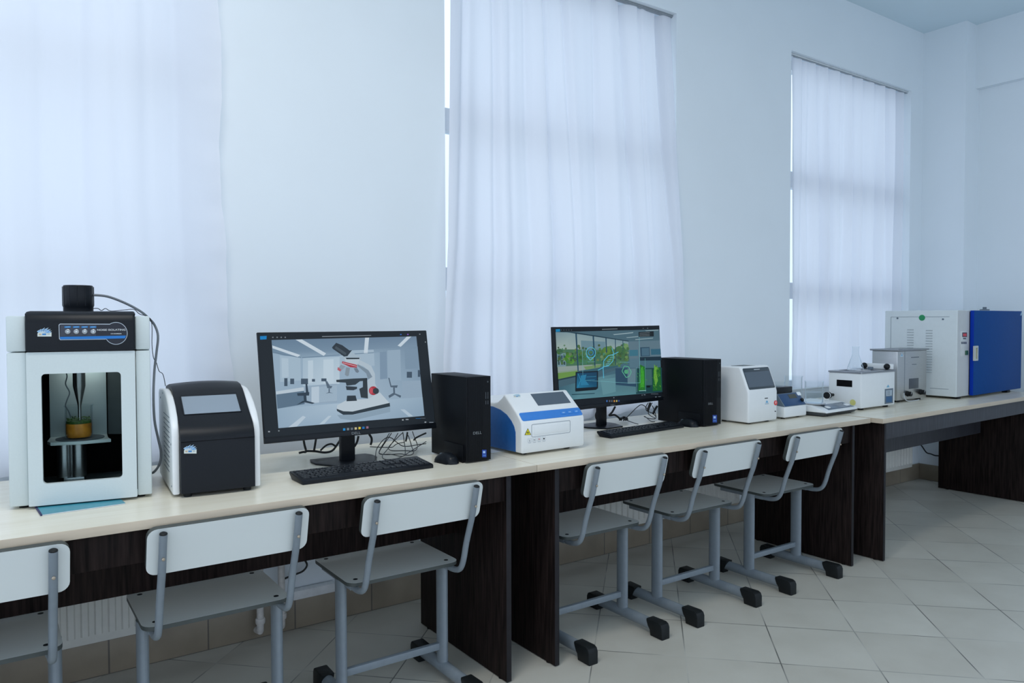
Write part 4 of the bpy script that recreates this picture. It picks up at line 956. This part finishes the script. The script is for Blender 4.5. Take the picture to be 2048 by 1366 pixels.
# ------------------------------------------------------------------ white analyser with slanted screen
f = front((1496.6, 847), (1554.5, 839), .007); wd = f.w
t = thing('analyser', 'white rounded analyser with a grey slanted touch screen and red mark', 'lab machine', f)
prof = [(.004, .008), (0, .014), (0, .150), (.004, .164), (.046, .268), (.056, .275), (.165, .273), (.19, .262), (.20, .24), (.20, .008)]
MB().prism(prof, 'x', 0, wd, .012, seg=4).done('shell', M_wplast, t)
s1_ = f.sub(.004, .164, .046, .268); ln = math.hypot(.042, .104)
scr = MB().prism(rrect(.012, wd - .012, .002, ln - .002, .008), 'y', -.0012, .001, .0006).done('screen_glass', M_scrd, t, s1_)
MB().box(.016, wd - .016, -.0016, -.0012, ln * .12, ln * .80).done('display', M_scrm, t, s1_)
q = s1_.L(1505, 734.5, y=0); MB().box(wd * .42, wd * .62, -.0016, -.0012, ln * .885, ln * .915).done('brand_mark', M_txt, t, s1_)
MB().box(.05, wd - .08, .07, .14, .2742, .2752, .001).done('sample_lid', M_mid, t)
p = Print(Fr(None, M=f.M @ Matrix.Translation((0, -.0003, 0))), lambda u, v: (1430 + u / 9.757, 715 + v / 9.757))
p.poly([(970, 790), (1032, 784), (1032, 800), (970, 807)], (14, 18, 22), 1); p.rect(1164, 1040, 1190, 1060, (18, 22, 26), 1)
p.poly([(1012, 832), (1042, 880), (985, 884)], (96, 170, 210), 1); p.poly([(975, 900), (1050, 893), (1050, 906), (975, 914)], (150, 176, 190), 1)
p.disc(1182, 885, 34, (214, 70, 70), 1, 16, ry=50); p.poly([(1176, 860), (1196, 855), (1190, 900), (1176, 905)], (246, 200, 200), 2)
p.done('front_marks', t)
for fx_, fy_ in ((.04, .03), (wd - .05, .03), (.04, .17), (wd - .05, .17)): MB().lathe([(.012, 0), (.013, .009)], (fx_, fy_, 0), 16).done('foot', M_blackp, t)

# ------------------------------------------------------------------ stirrer
f = front((1576, 835), (1613, 830), .008); wd = f.w; xs = -.03
t = thing('magnetic_stirrer', 'small white stirrer with a blue sloping control panel', 'lab machine', f)
MB().prism([(.003, .008), (0, .012), (0, .062), (.15, .075), (.15, .008)], 'x', xs, wd, .005, seg=3).done('base', M_wplast, t)
MB().prism([(.0, .062), (.046, .124), (.15, .124), (.15, .075)], 'x', xs + .001, wd - .001, .003).done('console', M_grey, t)
s1_ = f.sub(.0, .062, .046, .124); ln = math.hypot(.046, .062)
MB().prism(rrect(xs + .008, wd - .006, .004, ln - .003, .004), 'y', -.001, .001, .0004).done('control_panel', mat('navy_panel', (.012, .055, .15), .35), t, s1_)
q = s1_.L(1584.5, 792.5, y=0); MB().box(q.x - .033, q.x + .033, -.0016, -.001, q.z - .012, q.z + .012).done('display', mat('olive_display', (.055, .055, .035), .3), t, s1_)
q = s1_.L(1603, 800.5, y=0); MB().lathe([(.0095, -.001), (.009, -.009), (0, -.009)], (q.x, 0, q.z), 20, axis='y').done('knob', M_blackp, t, s1_)
q = s1_.L(1597.5, 787.5, y=0); MB().prism(rrect(q.x - .018, q.x + .016, q.z - .01, q.z + .01, .006), 'y', -.0014, -.001).done('logo_sticker', M_stick, t, s1_)
MB().box(xs, .115, .05, .15, .124, .156, .004).done('heating_block', M_bgloss, t)
for fx_, fy_ in ((0, .03), (wd - .04, .03), (0, .12), (wd - .04, .12)): MB().lathe([(.01, 0), (.011, .009)], (fx_, fy_, 0), 14).done('foot', M_blackp, t)
db = f.M @ Vector((.055, .10, .1565))
g = thing('glass_dish', 'shallow glass dish on the black block of the stirrer', 'dish', Fr(db))
MB().lathe([(0, 0), (.036, 0), (.038, .002), (.038, .024), (.0365, .024), (.0365, .003), (0, .0025)], seg=36).done('glass', M_glass, g)
bp = onY(1587, 790, 2.60)
bp = onY(1586.5, 790, 2.60); beaker(Fr((bp.x, 2.60, .7502)), rad(34, (bp.x, 2.6, .85)), onY(1587, 752, 2.6).z - .7502, None, 'large empty glass beaker standing behind the stirrer', spout=-.6)

# ------------------------------------------------------------------ balance
f = Fr((3.545, 2.225, .75), math.radians(3.5)); wd = .297
t = thing('balance', 'white digital balance with a grey display and dark base', 'scale', f)
MB().prism([(.014, .004), (0, .017), (0, .022), (.27, .022), (.27, .004)], 'x', -.026, wd - .004, .003).done('base', mat('charcoal_plastic', (.035, .04, .045), .5), t)
MB().prism([(-.002, .020), (0, .029), (.085, .054), (.27, .056), (.275, .05), (.275, .020)], 'x', -.030, wd, .005, seg=3).done('housing', M_wplast, t)
s1_ = f.sub(0, .029, .085, .054)
MB().prism([(.02, .012), (wd - .012, .012), (wd - .02, .078), (.045, .078)], 'y', -.0012, .001, .0004).done('fascia', M_grey, t, s1_)
MB().box(.068, wd - .05, -.0022, -.0012, .018, .074, .0005).done('display', mat('grey_display', (.16, .20, .25), .25), t, s1_)
for a_ in (.058, wd - .045): MB().prism(rrect(a_ - .018, a_ + .018, .028, .052, .008), 'y', -.004, -.001, .001).done('button', M_wplast, t, s1_)
pq = f.L(1628, 806, z=.060)
MB().lathe([(.056, .056), (.058, .060), (0, .060)], (pq.x, pq.y, 0), 40).done('pan', M_steel, t)
for fx_, fy_ in ((.03, .03), (wd - .03, .03), (.03, .24), (wd - .03, .24)): MB().lathe([(.01, 0), (.011, .0045)], (fx_, fy_, 0), 14).done('foot', M_blackp, t)
bq = f.M @ Vector((pq.x, pq.y, .0603))
bb = beaker(Fr(bq), rad(35, bq), .115, None, 'glass beaker of clear water standing on the white balance', .058, M_water, spout=.2)

# ------------------------------------------------------------------ water bath
f = front((1722, 817.6), (1789.4, 808.8), .012); wd = f.w; h = f.L(1722, 746, y=0).z; dep = f.L(1657.6, 741, x=0).y
t = thing('water_bath', 'white water bath with a black side slot and steel rim, holding the flask', 'lab machine', f)
MB().box(0, wd, 0, dep, .012, h - .004, .006, seg=3).done('housing', M_wplast, t)
hole = rrect(.05, wd - .10, .03, dep - .025, .01)
MB().ring(rrect(-.003, wd + .003, -.003, dep + .003, .004), hole, 'z', h - .005, h + .004).done('rim', M_steeld, t)
MB().prism(hole, 'z', h - .006, h - .0035).done('tank_floor', M_steeld, t)
lc = (wd * .40, dep * .5)
m = MB()
for r0, r1, z_ in ((.062, .046, h + .0045), (.044, .028, h + .006)):
    m.ring([(lc[0] + r0 * math.cos(2 * PI * k / 32), lc[1] + r0 * math.sin(2 * PI * k / 32)) for k in range(32)], [(lc[0] + r1 * math.cos(2 * PI * k / 32), lc[1] + r1 * math.sin(2 * PI * k / 32)) for k in range(32)], 'z', z_ - .001, z_ + .0015)
m.lathe([(.03, h + .004), (.03, h + .006), (0, h + .006)], (lc[0], lc[1], 0), 24)
m.done('ring_lid', M_steel, t)
lf = f.left(-.0006)
q = [lf.L(u_, v_, y=0) for u_, v_ in ((1673.4, 759), (1704.2, 761.3), (1704.2, 774.2), (1673.4, 772))]
MB().box(min(a_.x for a_ in q), max(a_.x for a_ in q), -.0006, .0004, (q[2].z + q[3].z) / 2, (q[0].z + q[1].z) / 2).done('side_slot', M_soot, t, lf)
q = lf.L(1705.5, 805, y=0); MB().lathe([(.017, -.0005), (.017, .0004)], (q.x, 0, q.z), 20, axis='y').done('round_sticker', M_yel, t, lf)
q = [f.L(u_, v_, y=0) for u_, v_ in ((1769.5, 778), (1786.2, 777), (1786, 806), (1769.5, 807))]
xa, xb, za, zb_ = q[0].x, q[1].x, q[2].z, q[0].z
pn = MB().box(xa, xb, -.0008, .001, za, zb_, .0004).done('control_plate', M_grey, t)
p = Print(Fr(None, M=f.M @ Matrix.Translation((0, -.0009, 0))))
p.poly([(1772, 781), (1784, 780), (1783.6, 791), (1772, 792)], (168, 182, 192), 1); p.poly([(1772, 793.5), (1784, 792.5), (1784, 804), (1772, 805)], (40, 88, 130), 1)
for vy in (783, 786, 789): p.line([(1774, vy), (1780, vy - .4)], 1, (90, 104, 114), 2)
p.poly([(1773, 775), (1776.5, 769), (1779, 774.5)], (120, 176, 205), 1); p.done('front_print', t)
MB().box(wd - .034, wd - .004, .004, dep - .02, h + .0045, h + .036, .005).done('folded_lid', M_wplast, t)
for y_ in (dep - .03, .028):
    MB().lathe([(.0165, 0), (.017, -.006), (.013, -.016), (.007, -.021), (0, -.022)], (wd - .034, y_, h + .022), 24, axis='x').done('lid_knob', M_blackp, t)
q = f.L(1741, 738, y=.09); MB().box(q.x - .014, q.x + .014, .08, .10, h + .0045, h + .02, .002).done('probe_holder', M_grey, t)
kz = f.L(1650, 791.5, y=.16).z
MB().lathe([(.017, -.070), (.019, -.066), (.019, -.042), (.010, -.036), (.008, -.0)], (0, .165, kz), 20, axis='x').done('drain_valve', M_blackp, t)
MB().lathe([(.0195, -.060), (.0195, -.055)], (0, .165, kz), 20, axis='x').done('valve_band', M_stick, t)
for fx_, fy_ in ((.05, .03), (wd - .05, .03), (.05, dep - .03), (wd - .05, dep - .03)): MB().lathe([(.014, 0), (.016, .0125)], (fx_, fy_, 0), 14).done('foot', M_blackp, t)
# flask
fb = f.M @ Vector((lc[0], lc[1], h + .0062))
k_ = f.L(1711, 694, y=lc[1]).z - (h + .0062)
fx0 = f.L(1711, 735, y=lc[1]).x
fl_ = thing('conical_flask', 'clear glass conical flask standing on the steel rim of the water bath', 'flask', Fr(f.M @ Vector((fx0, lc[1], h + .0078))))
fp = f.M @ Vector((fx0, lc[1], h)); rb = rad(31, fp); rt_ = rad(12.5, fp)
pr = [(.0, 0), (rb * .96, 0), (rb, .005), (rb * .96, .016), (rt_ * 1.1, k_ * .62), (rt_, k_ * .70), (rt_, k_ * .97), (rt_ * 1.15, k_), (rt_ * 1.1, k_ + .0008), (rt_ * .94, k_ * .97), (rt_ * .94, k_ * .70), (rt_ * 1.04, k_ * .615), (rb * .93, .016), (.0, .0035)]
MB().lathe(pr, seg=40).done('glass', M_glass, fl_)

# ------------------------------------------------------------------ steel ultrasonic tank
f = front((1794, 801.7), (1852.6, 794.7), .012); wd = f.w; h = f.L(1796.4, 700.4, y=0).z; dep = f.L(1744.3, 698, x=0).y
t = thing('ultrasonic_cleaner', 'brushed steel ultrasonic tank with two black knobs, left of the oven', 'lab machine', f)
MB().box(0, wd, 0, dep, .012, h - .006, .004).done('housing', M_steel, t)
MB().box(-.010, wd + .010, -.010, dep + .010, h - .006, h + .004, .002).done('lid', M_steeld, t)
MB().prism(rrect(.08, wd - .08, .04, dep - .03, .01), 'z', h + .004, h + .0055).done('lid_recess', M_steeld, t)
xg = f.L(1809, 740, y=0).x; xh = f.L(1846, 740, y=0).x
MB().box(xg, xg + .003, -.0007, .0005, .016, h - .01).done('seam', M_grey, t)
q = [f.L(u_, v_, y=0) for u_, v_ in ((1818, 757.5), (1837, 755), (1837, 776), (1818, 778))]
MB().box(q[0].x, q[1].x, -.001, .0005, q[2].z, q[0].z, .0003).done('display_window', mat('smoked_window', (.05, .06, .075), .3), t)
for a_ in ((1814.5, 787.5), (1841, 784)):
    q = f.L(*a_, y=0); kb = MB().lathe([(.017, -.001), (.017, -.005), (.015, -.007), (.014, -.026), (0, -.026)], (q.x, 0, q.z), 22, axis='y').done('knob', M_blackp, t)
    MB().box(q.x - .0015, q.x + .0015, -.0265, -.026, q.z, q.z + .014).done('pointer', M_txt, kb)
p = Print(Fr(None, M=f.M @ Matrix.Translation((0, -.0007, 0))))
p.poly([(1800, 713.5), (1803.5, 705), (1807, 713)], (196, 214, 224), 1); p.poly([(1802, 712), (1803.6, 708), (1805.4, 711.6)], (100, 160, 200), 2)
p.line([(1822, 715), (1838, 714)], 1.4, (60, 72, 84), 1); p.line([(1824, 729), (1833, 728.5)], 1.2, (90, 100, 110), 1); p.done('front_print', t)
q0 = f.L(1809, 786, y=-.004)
MB().tube([f.L(u_, v_, y=-.012) for u_, v_ in ((1808, 786), (1808.5, 795), (1814, 801.5), (1824, 802), (1838, 799.5))], .0028, 8, smooth=4).done('drain_tube', mat('clear_hose', (.55, .58, .60), .3), t)
for fx_, fy_ in ((.05, .03), (wd - .05, .03), (.05, dep - .03), (wd - .05, dep - .03)): MB().lathe([(.018, 0), (.018, .0125)], (fx_, fy_, 0), 14).done('foot', M_blackp, t)

# ------------------------------------------------------------------ oven
f = front((1914, 794.8), (1938.8, 791), .014); h = f.L(1918, 620, y=0).z; dep = f.L(1769.9, 617.5, x=0).y; xe = f.L(2043, 700, y=-.029).x
f = Fr(f.M.translation.copy(), math.radians(3.0)); xd = f.L(1947.5, 720, y=-.029).x
t = thing('drying_oven', 'white laboratory oven with a blue door, in the corner of the room', 'oven', f)
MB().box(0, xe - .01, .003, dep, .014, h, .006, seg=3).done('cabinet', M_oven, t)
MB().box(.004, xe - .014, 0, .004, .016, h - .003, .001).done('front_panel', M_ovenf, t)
dr = MB().box(xd, xe, -.029, -.004, .016, h - .002, .004).done('door', M_ovdoor, t)
MB().box(xd - .0008, xd + .003, -.027, -.006, .018, h - .004, .0004).done('door_edge', M_ovside, dr)
MB().box(xd + .004, xe - .02, -.004, .001, .022, h - .01).done('door_gasket', M_blackp, dr)
q = [f.L(u_, v_, y=-.029) for u_, v_ in ((1944, 692), (1952, 692), (1952, 722), (1944, 722))]
MB().ring(rrect(xd - .010, xd + .052, q[3].z, q[0].z, .004), rrect(xd + .012, xd + .040, q[3].z + .012, q[0].z - .012, .003), 'y', -.036, -.028).done('handle', mat('beige_handle', (.50, .52, .50), .45), dr)
MB().box(xd + .012, xd + .040, -.0315, -.0295, q[3].z + .012, q[0].z - .012).done('handle_recess', mat('brass_latch', (.45, .42, .25), .4, metal=.3), dr)
p = Print(Fr(None, M=f.M @ Matrix.Translation((0, -.0294, 0)))); p.poly([(2040, 631), (2043, 623), (2045, 630.5)], (150, 180, 205), 1); p.done('logo_sticker', dr)
q = [f.L(u_, v_, y=-.0004) for u_, v_ in ((1921, 662), (1936, 662), (1936, 713), (1921, 713))]
pn = MB().box(q[0].x, q[1].x, -.0012, .0005, q[3].z, q[0].z, .0006).done('control_plate', mat('pale_plate', (.60, .62, .61), .45), t)
p = Print(Fr(None, M=f.M @ Matrix.Translation((0, -.0014, 0))))
p.rect(1924.5, 665, 1934, 674, (60, 50, 62), 1); p.rect(1926.5, 667, 1929, 672.5, (240, 80, 84), 2); p.rect(1930, 667, 1932.6, 672.5, (240, 80, 84), 2); p.rect(1926, 675.5, 1932, 678.5, (90, 98, 106), 1)
for k in range(4): p.rect(1922.6 + k * 2.8, 683.5, 1924.6 + k * 2.8, 688, (46, 58, 84), 1)
p.done('display', t)
q = f.L(1932.4, 705.5, y=-.0012); MB().box(q.x - .018, q.x + .018, -.007, -.001, q.z - .014, q.z + .014, .002).done('power_switch', mat('green_switch', (.01, .085, .04), .35), t)
lf = f.left(-.0004)
def lx(u_, v_): return lf.L(u_, v_, y=0)
a0, a1 = lx(1782, 634), lx(1899, 636); b0 = lx(1895, 775)
m = MB(); m.box(a1.x, a0.x, -.0004, .0004, a0.z - .001, a0.z + .001).box(a0.x - .001, a0.x + .001, -.0004, .0004, .07, a0.z).box(a1.x, lx(1860, 772).x, -.0004, .0004, .06, .062).done('access_panel_outline', M_grey, t, lf)
m = MB()
for uc, n0 in ((1821, 659.5), (1858.5, 661)):
    for k in range(17):
        z_ = lx(uc, n0).z - k * .0168; xm = lx(uc, n0).x
        m.box(xm - .020, xm + .020, -.003, .0004, z_ - .002, z_ + .0022, .0006)
m.done('vent_louvres', mat('vent_grey', (.40, .44, .46), .5), t, lf)
for a_ in ((1795, 636.5), (1886, 638.5)):
    q = lx(*a_); MB().lathe([(.006, -.002), (.006, .0004)], (q.x, 0, q.z), 12, axis='y').done('screw', M_grey, t, lf)
q = lx(1844, 635.5); MB().lathe([(.019, -.0012), (.019, .0004)], (q.x, 0, q.z), 24, axis='y').done('round_sticker', M_green, t, lf)
MB().lathe([(.03, 0), (.03, .012), (.012, .014), (.012, .028), (0, .028)], (xe - .16, .15, h), 20).done('vent_cap', M_grey, t)
for fx_, fy_ in ((.06, .03), (xe - .22, -.01), (.06, dep - .04), (xe - .1, dep - .04)): MB().box(fx_ - .025, fx_ + .025, fy_ - .018, fy_ + .018, 0, .0155, .002).done('foot', M_blackp, t)

# ------------------------------------------------------------------ cables
def cable(label, strands, r, mat_=None, name='cable', cat='cable', extra=None):
    m = MB()
    for st in strands: m.tube(st, r, 8, smooth=6)
    if extra: extra(m)
    return tag(m.done(name, mat_ or M_cable, sharp=60), label, cat)
A_ = lambda y, *pts: [drop(u, v, y) for u, v in pts]
cable('thick black cord hanging below the microscope monitor and trailing left on the desk', [A_(2.70, (607, 878), (609, 890), (612, 903), (606, 904), (598, 906))], .0042, name='power_cord')
cable('black cord curling on the desk left of the monitor stem', [A_(2.66, (632, 878), (630, 890), (628, 902)), A_(2.66, (610, 902), (630, 902.5), (650, 905), (665, 901), (675, 888), (683, 876), (690, 868))], .0042, name='power_cord')
cable('grey black cable looping up behind the monitor stem', [A_(2.64, (641, 901), (652, 891), (663, 888), (672, 892), (678, 884), (688, 872))], .0035)
cable('black video cable hanging right of the monitor stem', [A_(2.66, (717, 872), (714, 884), (709, 893)), A_(2.66, (738, 868), (743, 876), (743, 884), (741, 890))], .0045, name='video_cable')
cz = lambda *p: [(740 + u / 14.63, 860 + v / 14.63) for u, v in p]
cable('tangle of thin black cables beside the left tower', [
    A_(2.62, *cz((570, 90), (500, 210), (440, 330), (330, 500), (265, 650), (320, 710), (620, 715), (900, 770), (1020, 720), (1030, 560), (1010, 400), (960, 60))),
    A_(2.60, *cz((630, 90), (540, 230), (420, 400), (290, 600), (290, 690), (500, 720), (900, 700), (1060, 735), (1220, 720), (1275, 640), (1220, 480), (1150, 250), (1110, 150))),
    A_(2.64, *cz((820, 90), (700, 300), (560, 500), (440, 650), (370, 740), (370, 820), (480, 860), (760, 840), (960, 770), (1100, 680), (1240, 590), (1400, 490), (1640, 340))),
    A_(2.61, *cz((1640, 400), (1400, 430), (1180, 470), (960, 470), (840, 400), (720, 310), (640, 240), (520, 215), (390, 290), (260, 450), (190, 580), (165, 760), (205, 930))),
    A_(2.63, *cz((1240, 40), (1300, 210), (1380, 420), (1380, 530), (1290, 610), (1000, 605), (660, 605), (550, 560), (560, 480), (700, 330), (880, 150), (960, 80))),
    A_(2.66, *cz((0, 490), (300, 505), (620, 510), (700, 470), (760, 420), (880, 380), (1000, 360)), )], .0016, name='cable_tangle')
cable('pair of black plugs hanging between monitor and left tower', [A_(2.60, *cz((1095, 60), (1075, 200), (1045, 340))), A_(2.60, *cz((1640, 90), (1500, 150), (1330, 240), (1280, 310)))], .0034)
ez = lambda *p: [(1160 + u / 10.24, 780 + v / 10.24) for u, v in p]
cable('black cord bent beside the stem of the garden picture monitor', [A_(2.72, *ez((720, 340), (660, 450), (600, 520), (700, 510), (760, 540), (815, 590)))], .005, name='power_cord')
cable('black cable hanging left of the middle desk monitor stem', [A_(2.74, *ez((340, 370), (350, 430), (325, 500), (330, 570), (350, 610)))], .0045)
def knot(m):
    c_ = onZ(1247, 841, .757)
    for k in range(9):
        a = k * .75; m.tube([c_ + Vector((.02 * math.cos(a + 2.6), .016 * math.sin(a + 2.6), .002)), c_ + Vector((0, 0, .014 + .004 * math.sin(k * 2))), c_ + Vector((.026 * math.cos(a), .02 * math.sin(a), .003 + .008 * (k % 2)))], .003, 7, smooth=4)
cable('thin black cable with a tied knot on the base of the garden picture monitor', [A_(2.66, *ez((1190, 700), (1060, 660), (960, 620), (900, 610), (980, 540), (1060, 460), (1150, 370), (1240, 305), (1310, 320), (1380, 390)))], .002, extra=knot)
cable('bunch of thin black cables beside the right tower', [
    A_(2.70, *ez((1400, 260), (1350, 350), (1370, 430), (1480, 470), (1540, 530), (1560, 570), (1510, 590), (1400, 580), (1310, 540))),
    A_(2.70, *ez((1480, 260), (1420, 380), (1400, 480), (1450, 530), (1530, 570), (1560, 560), (1530, 440), (1480, 320))),
    A_(2.70, *ez((1330, 540), (1400, 600), (1450, 640), (1490, 650), (1530, 648)))], .002, name='cable_tangle')
cable('black plug leads hanging beside the right tower', [A_(2.68, *ez((1440, 260), (1410, 340), (1380, 440))), A_(2.68, *ez((1580, 330), (1530, 410), (1495, 495)))], .0055)
cable('black cable hanging against the wall under the left desk', [[onY(u, v, 2.95) for u, v in ((608, 1118), (614, 1130), (606, 1142), (590, 1149), (572, 1156), (558, 1164))]], .004)
cable('short black cable behind the middle chair under the middle desk', [[onY(u, v, 2.955) for u, v in ((1418, 970), (1412, 976), (1402, 981))]], .0045)
cable('black cable sagging against the corner wall under the right desk', [[Vector((5.975, onX_.y, onX_.z)) for onX_ in [EYE + ray(u, v) * (5.975 / ray(u, v).x) for u, v in ((1838, 885), (1845, 894), (1853, 905), (1862, 908), (1870, 911), (1880, 912), (1890, 916))]]], .005)

# ------------------------------------------------------------------ light
wd_ = bpy.data.worlds.new('sky'); bpy.context.scene.world = wd_; wd_.use_nodes = True
nt = wd_.node_tree; bg = nt.nodes['Background']
tcw = nt.nodes.new('ShaderNodeTexCoord'); sxw = nt.nodes.new('ShaderNodeSeparateXYZ'); nt.links.new(tcw.outputs['Generated'], sxw.inputs[0])
rw = nt.nodes.new('ShaderNodeValToRGB'); mrw = nt.nodes.new('ShaderNodeMapRange'); mrw.inputs['From Min'].default_value = -.35; mrw.inputs['From Max'].default_value = .5
nt.links.new(sxw.outputs[2], mrw.inputs['Value']); nt.links.new(mrw.outputs[0], rw.inputs['Fac'])
rw.color_ramp.elements[0].color = (.56, .66, .79, 1); rw.color_ramp.elements[0].position = .2
rw.color_ramp.elements[1].color = (.82, .96, 1.16, 1); rw.color_ramp.elements[1].position = .75
nt.links.new(rw.outputs['Color'], bg.inputs['Color']); bg.inputs['Strength'].default_value = 1.36
def lamp(name, loc, size, power, col=(1, 1, 1), rot=(0, 0, 0)):
    l = bpy.data.lights.new(name, 'AREA'); l.shape = 'RECTANGLE'; l.size, l.size_y = size; l.energy = power; l.color = col
    o = bpy.data.objects.new(name, l); C.objects.link(o); o.location = loc; o.rotation_euler = rot; return o
for x, y, p_ in ((.2, 1.3, 30), (2.4, 1.4, 5), (4.8, 1.3, 3)):
    lamp('ceiling_fill', (x, y, 3.42), (1.2, .3), p_ * 1.08, (1.0, .97, .92))  # added fills under the ceiling to brighten wall and desk tops; no fixtures
c_ = CH_FR.M @ Vector((.17, .16, .408))
lamp('chamber_fill', c_, (.10, .06), .16, (.95, 1.0, 1.0))  # added fill that lightens the chamber interior, which has no lamp

sc = bpy.context.scene
sc.view_settings.view_transform = 'Standard'; sc.view_settings.look = 'None'; sc.view_settings.gamma = 1.0; sc.view_settings.use_curve_mapping = False
sc.view_settings.exposure = 0.0
sc.cycles.use_denoising = True
sc.cycles.max_bounces = 10; sc.cycles.transparent_max_bounces = 24; sc.cycles.diffuse_bounces = 6
sc.cycles.sample_clamp_indirect = 6.0
